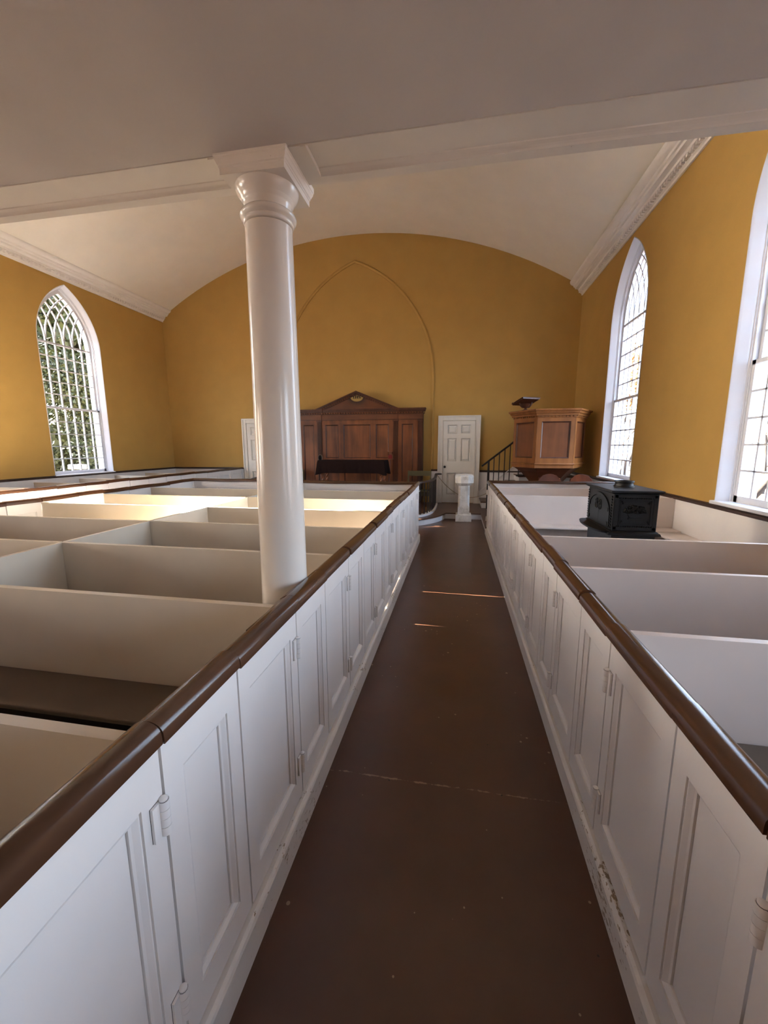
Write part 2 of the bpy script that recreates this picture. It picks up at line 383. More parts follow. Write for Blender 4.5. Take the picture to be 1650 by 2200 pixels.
def gothic_window(num, x, sgn, yc, label, panes=True):
    D = lambda d: x + sgn * d
    prof = [(.080, .004), (.080, -.006), (.070, -.008), (.066, -.003), (.062, .004), (.058, .012), (.028, .090), (.026, .104), (.016, .106), (.012, .118), (.0, .120), (.0, .215), (-.012, .225), (.02, .34)]
    mb = MB(); paths = [jamb_path(o) for o, d in prof]
    for (o, d), (o2, d2), P, Q in zip(prof, prof[1:], paths, paths[1:]):
        n = len(P)
        V = [(D(d), yc + u, z) for u, z in P] + [(D(d2), yc + u, z) for u, z in Q]
        mb.add(V, [(i, i + 1, n + i + 1, n + i) for i in range(n - 1)])
    win = struct(build(mb, 'window_%d' % num, 'window', smooth=25, origin=(x, yc, SILL)), label)
    mb = MB(); xs = sorted((D(-.045), D(.36)))
    mb.box(xs[0], xs[1], yc - W_SASH / 2 - .10, yc + W_SASH / 2 + .10, SILL - .035, SILL - .0)
    build(mb, 'sill', 'window', win, bevel=.006)
    def sash(d0, d1, z0, z1, rows, tracery, nm):
        mb = MB(); dm = (d0 + d1) / 2; s0, s1 = sorted((D(d0), D(d1)))
        ho = W_SASH / 2; hi = GW / 2
        bars0, bars1 = dm - .022, dm + .012
        if not tracery:
            mb.box(s0, s1, yc - ho, yc - hi, z0, z1); mb.box(s0, s1, yc + hi, yc + ho, z0, z1)
            mb.box(s0, s1, yc - ho, yc + ho, z0, rows[0]); mb.box(s0, s1, yc - ho, yc + ho, rows[-1], z1)
        else:
            mb.box(s0, s1, yc - ho, yc - hi, z0, SPRING); mb.box(s0, s1, yc + hi, yc + ho, z0, SPRING)
            mb.box(s0, s1, yc - ho, yc + ho, z0, rows[0]); mb.box(s0, s1, yc - hi, yc + hi, SPRING - .026, SPRING + .012)
            A = arch_pts(0.0); B = [(cell(0, GW * k / 14)[0], SPRING + cell(0, GW * k / 14)[1]) for k in range(15)]
            B = B + [(-u, z) for u, z in B[-2::-1]]
            mb.loft([[(D(d0), yc + a[0], a[1]), (D(d0), yc + b[0], b[1]), (D(d1), yc + b[0], b[1]), (D(d1), yc + a[0], a[1])] for a, b in zip(A, B)], 0, True, True)
        for k in range(1, NCOL):
            u = -hi + k * ST
            ribbon(mb, [(u, rows[0]), (u, rows[-1])], .022, bars0, bars1, D, yc)
        for r in rows[1:-1]: ribbon(mb, [(-hi, r), (hi, r)], .018, bars0, bars1, D, yc)
        if tracery:
            for k in range(1, NCOL):
                a = k * ST
                ribbon(mb, [(u, SPRING + h) for u, h in (cell(a, a + (GW - a) * t / 12) for t in range(13))], .020, bars0, bars1, D, yc)
                ribbon(mb, [(u, SPRING + h) for u, h in (cell(a - a * t / 12, a) for t in range(13))], .020, bars0, bars1, D, yc)
        return build(mb, nm, 'window', win), dm
    lo, dl = sash(.125, .160, SILL, 2.425, LOZ, False, 'lower_sash')
    up, du = sash(.168, .203, 2.395, 0, UPZ, True, 'upper_sash')
    def put(me, d, u, z, par):
        o = bpy.data.objects.new('pane', me); COL.objects.link(o); o.parent = par
        o.location = Vector((D(d), yc + u, z)) - WO[par.name]
    if panes:
        for k in range(NCOL):
            u = -GW / 2 + (k + .5) * ST
            for r in range(5): put(proto['lo'], dl, u, LOZ[r], lo)
            for r in range(5): put(proto['up'], du, u, UPZ[r], up)
        for i in range(NCOL):
            for j in range(i, NCOL): put(proto[(i, j)], du, 0, SPRING, up)
    else:
        mb = MB(); A = jamb_path(-.03)
        mb.prism(A, lambda u, z: (D(du), yc + u, z), lambda u, z: (D(du + .004), yc + u, z))
        build(mb, 'pane', 'glass', win)
    portal((D(.345), yc, (SILL + 4.9) / 2), 1.3, 3.9, -sgn)
    return win
gothic_window(1, XR, 1, WIN_Y[1], 'white gothic window with bright autumn trees, beside the pulpit')
gothic_window(2, XR, 1, WIN_Y[2], 'white gothic window with a deep reveal, nearer the iron stove')
gothic_window(3, XL, -1, LEFT_WIN[3], 'white gothic window filled with a dark green tree')
gothic_window(4, XL, -1, LEFT_WIN[4], 'white gothic window on the sunny side beside the gallery')
def added_low_window(num, x, sgn, yc):  # out-of-view windows, added to bring daylight to the near pews
    D = lambda d: x + sgn * d; mb = MB()
    for (a, b, c, d) in ((-.68, -.56, SILL - .03, 2.48), (.56, .68, SILL - .03, 2.48), (-.68, .68, 2.36, 2.48), (-.68, .68, SILL - .05, SILL + .03)):
        xs = sorted((D(-.02), D(.34))); mb.box(xs[0], xs[1], yc + a, yc + b, c, d)
    w = struct(build(mb, 'window_%d' % num, 'window', origin=(x, yc, SILL)), 'low white sash window added under the gallery to light the near pews')
    mb = MB(); xs = sorted((D(.14), D(.17)))
    for k in range(1, 4): mb.box(xs[0], xs[1], yc - .56 + k * .28 - .011, yc - .56 + k * .28 + .011, SILL, 2.4)
    for k in range(1, 5): mb.box(xs[0], xs[1], yc - .56, yc + .56, SILL + k * .27 - .01, SILL + k * .27 + .01)
    build(mb, 'glazing_bars', 'window', w)
    portal((D(.345), yc, 1.7), 1.2, 1.4, -sgn)
added_low_window(5, XR, 1, 0.45); added_low_window(6, XL, -1, 0.45); added_low_window(7, XR, 1, -1.9); added_low_window(8, XL, -1, -1.9)

# ------------------------------------------------------------------ altar wall: blind arch moulding, wainscot, doors
mb = MB(); cx, hw, sp = -2.632, 1.985, 3.30
R = (hw ** 2 + (6.11 - sp) ** 2) / (2 * hw); path = [(hw, 1.0), (hw, sp)]
th = math.asin((6.11 - sp) / R)
for i in range(1, 21):
    t = th * i / 20; path.append((hw - R + R * cos(t), sp + R * sin(t)))
path = path + [(-u, z) for u, z in path[-2::-1]]
rings = []
for i, p in enumerate(path):
    q0 = path[max(i - 1, 0)]; q1 = path[min(i + 1, len(path) - 1)]; tx, tz = q1[0] - q0[0], q1[1] - q0[1]; l = math.hypot(tx, tz); nx, nz = -tz / l, tx / l
    rings.append([(cx + p[0] + nx * o, YF - d, p[1] + nz * o) for o, d in ((-.035, -.01), (-.035, .012), (-.02, .03), (0, .034), (.02, .022), (.035, .02), (.035, -.01))])
mb.loft(rings, 0, True, True)
struct(build(mb, 'trim_5', 'wall', smooth=40), 'ochre pointed arch moulding on the altar wall')
def wain(num, boxes, label):
    o = None
    for k, (x0, x1, y0, y1, zc, nx, ny) in enumerate(boxes):
        mb = MB(); mb.box(x0, x1, y0, y1, 0, zc - .045)
        if k == 0: o = struct(build(mb, 'trim_%d' % num, 'white'), label)
        else: build(mb, 'wainscot_board', 'white', o)
        mb = MB(); mb.box(x0 - (.03 if nx < 0 else 0), x1 + (.03 if nx > 0 else 0), y0 - (.03 if ny < 0 else 0), y1, zc - .045, zc - .012); mb.box(x0 - (.018 if nx < 0 else 0), x1 + (.018 if nx > 0 else 0), y0 - (.018 if ny < 0 else 0), y1, zc - .012, zc)
        build(mb, 'wainscot_cap', 'capbrown', o, bevel=.004)
wain(6, [(XL, XL + .02, YB, YF, 1.012, 1, 0)], 'white wainscot with a dark cap along the left wall')
wain(7, [(XR - .02, XR, YB, YF, .985, -1, 0)], 'white wainscot with a dark cap along the right wall')
wain(8, [(XL, -5.92, YF - .02, YF, 1.012, 0, -1)], 'white wainscot with a dark cap left of the far door')
wain(9, [(.56, XR, YF - .02, YF, .985, 0, -1)], 'white wainscot with a dark cap below the pulpit stairs')
wain(10, [(-.665, -.50, YF - .02, YF, 1.0, 0, -1)], 'short piece of wainscot between the arch moulding and the door')
def panel_rings(mb, a0, a1, z0, z1, t, mp, mi=0, depth=.014, wd=.022, sg=1, groove=.002):
    prof = [(0, 0), (.0004, -.0065), (.0026, -.0065), (.0034, -.0032), (.0065, -.0032), (wd * .62, -depth * .62), (wd * .84, -depth * .74), (wd * .87, -depth - groove), (wd, -depth - groove)]
    rings = [[mp(a0 + o, t + sg * d, z0 + o), mp(a1 - o, t + sg * d, z0 + o), mp(a1 - o, t + sg * d, z1 - o), mp(a0 + o, t + sg * d, z1 - o)] for o, d in prof]
    mb.loft(rings, mi, True, False)
def church_door(num, x0, label, knob_left=True):
    x1 = x0 + 1.052; z0 = PLAT; z1 = 2.35
    mp = lambda a, t, z: (a, YF - t, z)
    mb = MB(); fw = .125
    for a, b, c, d in ((x0, x0 + fw, z0, z1), (x1 - fw, x1, z0, z1), (x0 + fw, x1 - fw, z1 - fw, z1)):
        mb.box(a, b, -.01, .048, c, d, 0, mp)
    for a, b, c, d in ((x0, x0 + .035, z0, z1), (x1 - .035, x1, z0, z1), (x0 + .035, x1 - .035, z1 - .035, z1)): mb.box(a, b, .048, .070, c, d, 0, mp)
    for a, b, c, d in ((x0 + fw - .02, x0 + fw, z0, z1 - fw), (x1 - fw, x1 - fw + .02, z0, z1 - fw), (x0 + fw - .02, x1 - fw + .02, z1 - fw, z1 - fw + .02)): mb.box(a, b, .048, .058, c, d, 0, mp)
    dr = struct(build(mb, 'door_%d' % num, 'cream', origin=(x0 + .5, YF, z0), bevel=.004), label)
    dx0, dx1 = x0 + fw + .004, x1 - fw - .004; dz0, dz1 = z0 + .01, z1 - fw - .004
    mb = MB(); W = dx1 - dx0; xs = [dx0, dx0 + .105, dx0 + W / 2 - .045, dx0 + W / 2 + .045, dx1 - .105, dx1]
    zs = [dz0, .35, .915, 1.21, 1.79, 1.895, 2.125, dz1]
    for a, b in ((0, 1), (2, 3), (4, 5)): mb.box(xs[a], xs[b], -.005, .034, dz0, dz1, 0, mp)
    for a, b in ((0, 1), (2, 3), (4, 5), (6, 7)):
        for c, d in ((1, 2), (3, 4)): mb.box(xs[c], xs[d], -.005, .034, zs[a], zs[b], 0, mp)
    for a, b in ((1, 2), (3, 4), (5, 6)):
        for c, d in ((1, 2), (3, 4)): panel_rings(mb, xs[c], xs[d], zs[a], zs[b], .034, mp, 0, .026, .024)
    leaf = build(mb, 'door_leaf', 'cream', dr)
    for a, b in ((1, 2), (3, 4), (5, 6)):
        for c, d in ((1, 2), (3, 4)):
            mb = MB(); A, B, Cc, Dd = xs[c], xs[d], zs[a], zs[b]
            mb.box(A, B, -.005, .006, Cc, Dd, 0, mp)
            rr = [[mp(A + o, t, Cc + o), mp(B - o, t, Cc + o), mp(B - o, t, Dd - o), mp(A + o, t, Dd - o)] for o, t in ((.024, .006), (.028, .008), (.056, .024), (.058, .027))]
            mb.loft(rr, 0, True, False); mb.add(rr[-1], [(0, 1, 2, 3)])
            build(mb, 'panel', 'cream', leaf)
    kx = dx0 + .055 if knob_left else dx1 - .055
    mb = MB(); 
    for r0, r1, t0, t1 in ((.022, .022, .03, .038), (.008, .008, .038, .062)):
        mb.loft([[(kx + r0 * cos(q * pi / 8), YF - t0, 1.068 + r0 * sin(q * pi / 8)) for q in range(16)], [(kx + r1 * cos(q * pi / 8), YF - t1, 1.068 + r1 * sin(q * pi / 8)) for q in range(16)]], 0, True, True)
    mb.loft([[(kx + r * cos(q * pi / 8), YF - t, 1.068 + r * sin(q * pi / 8)) for q in range(16)] for r, t in ((.012, .06), (.026, .068), (.030, .078), (.024, .09), (.008, .095))], 0, True, True)
    build(mb, 'knob', 'iron', leaf, smooth=40)
    return dr
church_door(1, -.500, 'white six-panel door behind the marble font')
church_door(2, -5.905, 'white six-panel door partly hidden by the round column', False)

# ------------------------------------------------------------------ chancel platform
edge = [(.552, 7.35), (.552, 8.88), (-.06, 8.88), (-.235, 8.88), (-.27, 8.76), (-.335, 8.56), (-.42, 8.38), (-.52, 8.22), (-.63, 8.08), (-.74, 7.98), (-1.1, 7.8), (-1.8, 7.65), (-2.62, 7.6)]
edge = edge + [(-5.24 - x, y) for x, y in edge[-2::-1] if x < -.2] + [(-5.945, 8.88)]
poly = edge + [(-5.945, YF), (XR - .02, YF), (XR - .02, 7.35)]
mb = MB(); mb.prism(poly, lambda x, y: (x, y, 0), lambda x, y: (x, y, PLAT - .022))
pf = struct(build(mb, 'floor_chancel', 'riser', origin=(0, 9, 0)), 'chancel platform with a white riser and brown boards')
mb = MB()
def grow(P, d):
    out = []
    for i, p in enumerate(P):
        a = Vector(P[i - 1]) if i else None; b = Vector(P[i + 1]) if i < len(P) - 1 else None; p = Vector(p)
        t = ((p - a).normalized() if a else Vector((0, 0))) + ((b - p).normalized() if b else Vector((0, 0))); t.normalize()
        out.append((p.x - t.y * d, p.y + t.x * d))
    return out
g2 = grow(edge, .022)
mb.prism(g2 + [(-5.945, YF), (XR - .02, YF), (XR - .02, 7.35)], lambda x, y: (x, y, PLAT - .022), lambda x, y: (x, y, PLAT))
build(mb, 'platform_boards', 'plat', pf)
mb = MB(); mb.box(-4.1, -1.15, 9.2, YF, PLAT, .33)
struct(build(mb, 'floor_footpace', 'plat'), 'raised step that carries the altar table')

# ------------------------------------------------------------------ box pews
def rail_piece(mp, a0, a1, tc, z, name, parent, hw=.037, h=.049, seg=12):
    dz = random.uniform(-.006, .006); dt = random.uniform(-.004, .004)
    prof = [(-hw, .0)] + [(-hw * cos(pi * k / seg) * (1 if abs(cos(pi * k / seg)) < .99 else 1), .014 + (h - .014) * sin(pi * k / seg) ** .8) for k in range(seg + 1)] + [(hw, 0)]
    mb = MB(); n = max(2, int((a1 - a0) / .25))
    rings = []
    for i in range(n + 1):
        a = a0 + (a1 - a0) * i / n; w = .0038 * sin(a * 6.3 + tc * 40)
        rings.append([mp(a, tc + dt + w + t, z + dz + w + q) for t, q in prof])
    mb.loft(rings, 0, True, True)
    return build(mb, name, 'railbrown', parent, smooth=50)
def hinge_mesh(mp, a, t, z0, h, side, parent):
    mb = MB(); r = .0118
    def cyl(z, zz, rr, mi):
        mb.loft([[mp(a + rr * cos(2 * pi * q / 12), t + .009 + rr * sin(2 * pi * q / 12), k) for q in range(12)] for k in (z, zz)], mi, True, True)
    cyl(z0 - .001, z0 + h, r * .86, 1); k = h / 4
    for i in range(4): cyl(z0 + i * k + .0005, z0 + (i + 1) * k - .0007, r, 0)
    mb.loft([[mp(a + rr * cos(2 * pi * q / 12), t + .009 + rr * sin(2 * pi * q / 12), zz) for q in range(12)] for rr, zz in ((r * .8, z0 + h), (r * .8, z0 + h + .003), (r * .4, z0 + h + .006))], 0, True, True)
    a0, a1 = sorted((a, a + side * .030)); mb.box(a0, a1, t - .001, t + .0075, z0, z0 + h, 0, mp); mb.box(min(a0, a1) - .0006, max(a0, a1), t - .001, t + .001, z0 - .0006, z0 + h + .0006, 1, mp)
    
    return build(mb, 'hinge', ['white', 'black'], parent, smooth=40)
TH = .042
def leaf(mp, a0, a1, zb, zr, name, parent, door, both=True, hside=1, gap=.004):
    st = .058; a0 += gap; a1 -= gap; oz0, oz1 = zb + .092, zr - .105; A, B = a0 + st, a1 - st; mb = MB()
    mb.box(a0, A, -TH, 0, zb, zr + .012, 0, mp); mb.box(B, a1, -TH, 0, zb, zr + .012, 0, mp)
    mb.box(A, B, -TH, 0, zb, oz0, 0, mp); mb.box(A, B, -TH, 0, oz1, zr + .012, 0, mp)
    panel_rings(mb, A, B, oz0, oz1, 0, mp, 0, .018, .027, 1, .008)
    panel_rings(mb, A, B, oz0, oz1, -TH, mp, 0, .011, .012, -1)
    fr = build(mb, name, 'white', parent)
    mb = MB(); mb.box(A - .004, B + .004, -TH + .010, -.0262, oz0 - .004, oz1 + .004, 0, mp); mb.box(A + .0255, B - .0255, -.0262, -.018, oz0 + .0255, oz1 - .0255, 0, mp); build(mb, 'sunk_panel', 'white', fr)
    rail_piece(mp, a0 - gap + .0015, a1 + gap - .0015, -TH / 2, zr, 'top_rail', fr)
    if door:
        for z in (zr - .205, zb + .115): hinge_mesh(mp, a1 + gap - .0125, 0, z, .082, -1, fr)
        
    return fr
def partition(mb, x0, x1, y, zb, zt):
    mb.box(x0, x1, y + .003, y + .027, zb, zt - .012); mb.box(x0, x1, y, y + .031, zt - .012, zt)
def box_pew(label, group, y0, y1, xa, s, xin, segs, zb=.133, zr=.974, zp=.965, seat='seat', pm='partition', centre=True, front=None, backpart=True, wallbench=False, extra=None):
    """xa: aisle face of the pew wall, s: +1 when that face looks towards +x, xin: far end of the partitions"""
    px = (xa + xin) / 2
    P = empty('box_pew', (px, (y0 + y1) / 2, 0))
    tag(P, label, 'box pew', group)
    mp = lambda a, t, z: (xa + s * t, a, z)
    xi = xa - s * TH
    xs = sorted((xi, xin))
    mb = MB(); mb.box(xs[0], xs[1], y0, y1, 0, zb - .01); build(mb, 'pew_floor', 'pewfloor', P)
    if backpart:
        mb = MB(); partition(mb, xs[0], xs[1], y0, zb - .01, zp); build(mb, 'partition', pm, P)
    if centre:
        mb = MB(); mb.box(xin - .012, xin + .012, y0 + .027, y1, zb - .01, zp - .012); mb.box(xin - .015, xin + .015, y0 + .027, y1, zp - .012, zp); build(mb, 'end_partition', 'partition', P)
    ye = y1 - (.0 if front is None else .045)
    mb = MB(); mb.box(xs[0] + .005, xs[1] - .014, ye - .235, ye, .548, .572); build(mb, 'seat', seat, P, bevel=.006)
    mb = MB(); mb.box(xs[0] + .005, xs[1] - .014, ye - .03, ye, zb - .01, .548); build(mb, 'seat_support', seat if seat != 'seat' else 'pewfloor', P)
    for a0, a1, k in segs:
        leaf(mp, a0, a1, zb + .008, zr, 'pew_door' if k == 'd' else 'fixed_panel', P, k == 'd')
    if front is not None:                              # panelled wall that closes the block towards the altar
        mp2 = lambda a, t, z: (a, y1 + t, z)
        A0, A1 = xs[0], xs[1]; n = 5; w = (A1 - A0) / n; mb = MB(); oz0, oz1 = zb + .1, zr - .105
        mb.box(A0, A1, -TH, 0, zb - .01, oz0, 0, mp2); mb.box(A0, A1, -TH, 0, oz1, zr + .012, 0, mp2)
        for i in range(n + 1):
            b0 = max(A0, A0 + i * w - .04); b1 = min(A1, A0 + i * w + .04); mb.box(b0, b1, -TH, 0, oz0, oz1, 0, mp2)
        for i in range(n):
            q0 = max(A0, A0 + i * w - .04) + .08 if i else A0 + .04
            q1 = A0 + (i + 1) * w - .04
            panel_rings(mb, A0 + i * w + .04, q1, oz0, oz1, 0, mp2, 0, .011, .018)
        fw = build(mb, 'front_wall', 'white', P)
        for i in range(n):
            mb = MB(); mb.box(A0 + i * w + .036, A0 + (i + 1) * w - .036, -TH + .008, -.011, oz0 - .004, oz1 + .004, 0, mp2); build(mb, 'sunk_panel', 'white', fw)
        rail_piece(mp2, A0 - (.03 if s < 0 else 0), A1 + (.03 if s > 0 else 0), -TH / 2, zr, 'top_rail', fw)
        if front == 'bolts':
            mb = MB()
            for i in range(1, n):
                for o in (-.05, .05):
                    mb.lathe([(.008, y1)], n=8) if 0 else mb.box(A0 + i * w + o - .007, A0 + i * w + o + .007, -TH - .004, -TH + .002, zr - .085, zr - .07, 0, mp2)
            build(mb, 'bolt_heads', 'boxgrey', fw)
    return P
def seglist(P, G, y0, y1): return [(y0, G, 'f'), (G, y1, 'd')]
CP = [-.09, .665, 1.41, 2.19, 2.98, 3.80, 4.64, 5.50, 6.60]
CG = [.20, .976, 1.766, 2.586, 3.43, 4.27, 5.08, 5.92]
XA_C, XC_C, XA_L = -.612, -2.612, -4.76
lab_cr = ['cream box pew two rows behind the round column, beside the font aisle', 'cream box pew with a grey-brown seat, one row behind the round column',
          'cream box pew with the round white column rising out of its corner', 'first cream box pew ahead of the round column, on the font aisle',
          'second cream box pew ahead of the round column, on the font aisle', 'third cream box pew ahead of the column, brightly sunlit, on the font aisle',
          'fourth cream box pew ahead of the column, on the font aisle', 'frontmost centre box pew on the font aisle, closed by a panelled front wall']
GC = 'box pews of the centre block'
for i in range(8):
    y0, y1 = CP[i], CP[i + 1]
    sg = [(y0, CG[i], 'f'), (CG[i], y1, 'd')] if i < 7 else [(5.50, 5.92, 'f'), (5.92, 6.30, 'd'), (6.30, 6.60, 'f')]
    box_pew(lab_cr[i], GC, y0, y1, XA_C, 1, XC_C, sg, front='plain' if i == 7 else None)
colpew = [o for o in COL.objects if o.get('label') == lab_cr[2]][0]; behind = [o for o in COL.objects if o.get('label') == lab_cr[1]][0]
mb = MB(); mb.loft([[(x, y, z) for x, z in ((-.645, .972), (xo, .972), (xo + .004, .995), (-.66, 1.012), (-.645, 1.014))] for y, xo in ((1.43, -.690), (1.50, -.692), (1.57, -.672), (1.66, -.666), (1.74, -.668))], 0, True, True); build(mb, 'rail_splice', 'railbrown', colpew, smooth=40)
mb = MB(); mb.loft([[(x, y, z) for x, z in ((-.645, .972), (xo, .972), (xo + .004, .995), (-.66, 1.012), (-.645, 1.014))] for y, xo in ((1.12, -.668), (1.20, -.676), (1.405, -.690))], 0, True, True); build(mb, 'rail_splice', 'railbrown', behind, smooth=40)
frontpew = [o for o in COL.objects if o.get('label') == lab_cr[7]][0]
mb = MB(); mb.tube([(-.64, 6.60, .86), (-.64, 6.625, .86), (-.625, 6.64, .85), (-.605, 6.64, .85), (-.60, 6.64, .87)], .006, 8); build(mb, 'door_hook', 'white', frontpew, smooth=60)
lab_cl = {2: 'centre block box pew on the far aisle, back to back with the column pew', 3: 'centre block box pew on the far aisle, fifth row from the altar rail',
          4: 'centre block box pew on the far aisle, fourth row from the altar rail', 5: 'sunlit centre block box pew on the far aisle, third row from the altar rail',
          6: 'centre block box pew on the far aisle, second row from the altar rail', 7: 'frontmost centre box pew on the far aisle, facing the altar rail'}
for i in range(2, 8):
    y0, y1 = CP[i], CP[i + 1]
    sg = [(y0, CG[i], 'f'), (CG[i], y1, 'd')]
    box_pew(lab_cl[i], GC, y0, y1, XA_L, -1, XC_C - .0175, sg, front='plain' if i == 7 else None, centre=False)
ZRR = .931
RP = [(-.06, .70, .25), (.70, 1.455, 1.013), (1.455, 2.245, 1.80), (2.245, 3.02, 2.60)]
lab_r = ['box pew beside the right wall, four rows behind the stove pew', 'box pew beside the right wall, three rows behind the stove pew',
         'box pew beside the right wall, two rows behind the stove pew', 'box pew beside the right wall, directly behind the stove pew']
GR = 'box pews between the font aisle and the right wall'
XA_R, XW_R = .556, XR - .022
for (y0, y1, g), lb in zip(RP, lab_r):
    box_pew(lb, GR, y0, y1, XA_R, -1, XW_R, [(y0, g, 'f'), (g, y1, 'd')], zb=.120, zr=ZRR, zp=.945, pm='rose', centre=False)
st = box_pew('wide box pew that houses the black iron stove, with white benches', GR, 3.02, 5.53, XA_R, -1, XW_R,
             [(3.02, 3.47, 'f'), (3.47, 3.87, 'd'), (3.87, 4.30, 'f'), (4.30, 4.70, 'd'), (4.70, 5.10, 'f'), (5.10, 5.53, 'd')], zb=.120, zr=ZRR, zp=.945, pm='rose', centre=False, seat='rose')
mb = MB(); mb.box(XR - .33, XR - .024, 3.04, 5.27, .53, .556); build(mb, 'wall_seat', 'rose', st, bevel=.006)
mb = MB(); mb.box(XR - .06, XR - .024, 3.04, 5.27, .12, .53); build(mb, 'wall_seat_support', 'rose', st)
box_pew('box pew beside the right wall, directly ahead of the stove pew', GR, 5.53, 6.55, XA_R, -1, XW_R, [(5.53, 5.97, 'f'), (5.97, 6.55, 'd')], zb=.120, zr=ZRR, zp=.945, pm='rose', centre=False, seat='rose')
box_pew('frontmost box pew beside the right wall, in front of the two chairs', GR, 6.55, 7.44, XA_R, -1, XW_R, [(6.55, 6.98, 'f'), (6.98, 7.44, 'd')], zb=.120, zr=ZRR, zp=.945, pm='rose', centre=False, seat='rose', front='bolts')
LP = [3.70, 4.62, 5.54, 6.44, 7.40, 8.33, 9.3, 10.44]
lab_l = ['seventh', 'sixth', 'fifth', 'fourth', 'third', 'second', 'first']
for i in range(7):
    y0, y1 = LP[i], LP[i + 1]; w = (y1 - y0)
    box_pew('box pew along the left wall, %s from the altar wall' % lab_l[i], 'box pews along the left wall', y0, y1, -5.95, 1, XL + .024,
            [(y0, y0 + .48 * w, 'f'), (y0 + .48 * w, y1, 'd')], zp=.915, centre=False)
# plinths under the pew walls
def plinth(name, xf, s, y0, y1, h, label, m='worn'):
    x1 = xf - s * .075; xs = sorted((xf, x1)); mb = MB()
    prof = [(xf, 0), (xf, h - .02), (xf - s * .004, h - .010), (xf - s * .012, h), (x1, h), (x1, 0)]
    mb.loft([[(x, y, z) for x, z in prof] for y in (y0, y1)], 0, True, True)
    return struct(build(mb, name, m), label)
plinth('baseboard_centre', -.588, 1, CP[0], 6.63, .133, 'worn white plinth below the centre pews on the font aisle')
plinth('baseboard_right', .534, -1, -.06, 7.47, .120, 'worn white plinth below the pews along the right wall')
plinth('baseboard_far', -4.785, -1, 1.41, 6.63, .133, 'white plinth below the centre pews on the far aisle', 'white')
plinth('baseboard_left', -5.925, 1, 3.70, 10.45, .133, 'white plinth below the pews along the left wall', 'white')

# ------------------------------------------------------------------ column
CX, CY = -.763, 1.648
col = empty('column', (CX, CY, .12)); tag(col, 'round white gloss-painted column with a moulded capital under the gallery beam', 'column')
mb = MB(); prof = [(.104, .123)]
for k in range(15):
    t = k / 14; prof.append((.104 - .0125 * t ** 1.4, .13 + (2.452 - .13) * t))
mb.lathe(prof, (CX, CY), 56); build(mb, 'shaft', 'column', col, smooth=30)
mb = MB(); mb.lathe([(.0915, 2.456), (.096, 2.460), (.098, 2.466), (.096, 2.472), (.099, 2.475), (.106, 2.480), (.109, 2.488), (.106, 2.497), (.099, 2.503), (.092, 2.504)], (CX, CY), 56); build(mb, 'necking_ring', 'column', col, smooth=60)
mb = MB(); mb.lathe([(.091, 2.502), (.091, 2.530), (.095, 2.536), (.099, 2.540), (.101, 2.546), (.103, 2.549), (.111, 2.560), (.118, 2.572), (.121, 2.584), (.121, 2.590)], (CX, CY), 56); build(mb, 'echinus', 'column', col, smooth=45)
mb = MB(); rr = []
for h, z in ((.115, 2.585), (.126, 2.585), (.126, 2.606), (.129, 2.609), (.129, 2.614), (.132, 2.617), (.136, 2.627), (.139, 2.632), (.139, 2.638), (.142, 2.641), (.142, 2.660)):
    rr.append([(CX - h, CY - h, z), (CX + h, CY - h, z), (CX + h, CY + h, z), (CX - h, CY + h, z)])
mb.loft(rr, 0, True, True); build(mb, 'abacus', 'beam', col)

# ------------------------------------------------------------------ iron stove
sv = empty('iron_stove', (1.43, 3.86, .12)); tag(sv, 'black cast-iron box stove with arched doors and a flower basket relief', 'stove')
SX0, SX1, SY0, SY1, SZ0, SZ1 = 1.262, 1.60, 3.52, 4.145, .905, 1.215
mb = MB(); mb.box(SX0, SX1, SY0, SY1, SZ0, SZ1); build(mb, 'firebox', 'iron', sv, bevel=.006)
def slab(mb, g, z0, z1, g2=None):
    g2 = g if g2 is None else g2
    mb.loft([[(SX0 - q, SY0 - q, z), (SX1 + q, SY0 - q, z), (SX1 + q, SY1 + q, z), (SX0 - q, SY1 + q, z)] for q, z in ((g, z0), (g2, z1))], 0, True, True)
mb = MB(); slab(mb, .012, SZ1, SZ1 + .008, .022); slab(mb, .026, SZ1 + .008, SZ1 + .022); slab(mb, .026, SZ1 + .022, SZ1 + .026, .016); build(mb, 'top_plate', 'iron', sv)
mb = MB(); slab(mb, .006, SZ0, SZ0 - .012, .016); slab(mb, .022, SZ0 - .012, SZ0 - .03, .03); slab(mb, .03, SZ0 - .03, SZ0 - .036, .01); build(mb, 'base_plate', 'iron', sv)
mb = MB(); mb.box(SX0 + .01, SX1 - .0, SY0 + .01, SY1 - .01, .55, SZ0 - .034); build(mb, 'ash_pedestal', 'iron', sv)
for x in (SX0 + .03, SX1 - .03):
    for y in (SY0 + .04, SY1 - .04):
        mb = MB(); mb.loft([[(x + r * cos(q * pi / 4), y + r * sin(q * pi / 4), z) for q in range(8)] for r, z in ((.03, .56), (.022, .40), (.015, .2), (.024, .14), (.024, .123))], 0, True, True); build(mb, 'leg', 'iron', sv, smooth=40)
fx, fy = 1.45, 3.84
mb = MB(); mb.lathe([(.082, SZ1 + .02), (.082, SZ1 + .034), (.074, SZ1 + .038), (.070, SZ1 + .056), (.072, SZ1 + .064), (.078, SZ1 + .068), (.078, SZ1 + .08), (.068, SZ1 + .08), (.058, SZ1 + .03), (.0, SZ1 + .028)], (fx, fy), 32); build(mb, 'flue_collar', 'iron', sv, smooth=40)
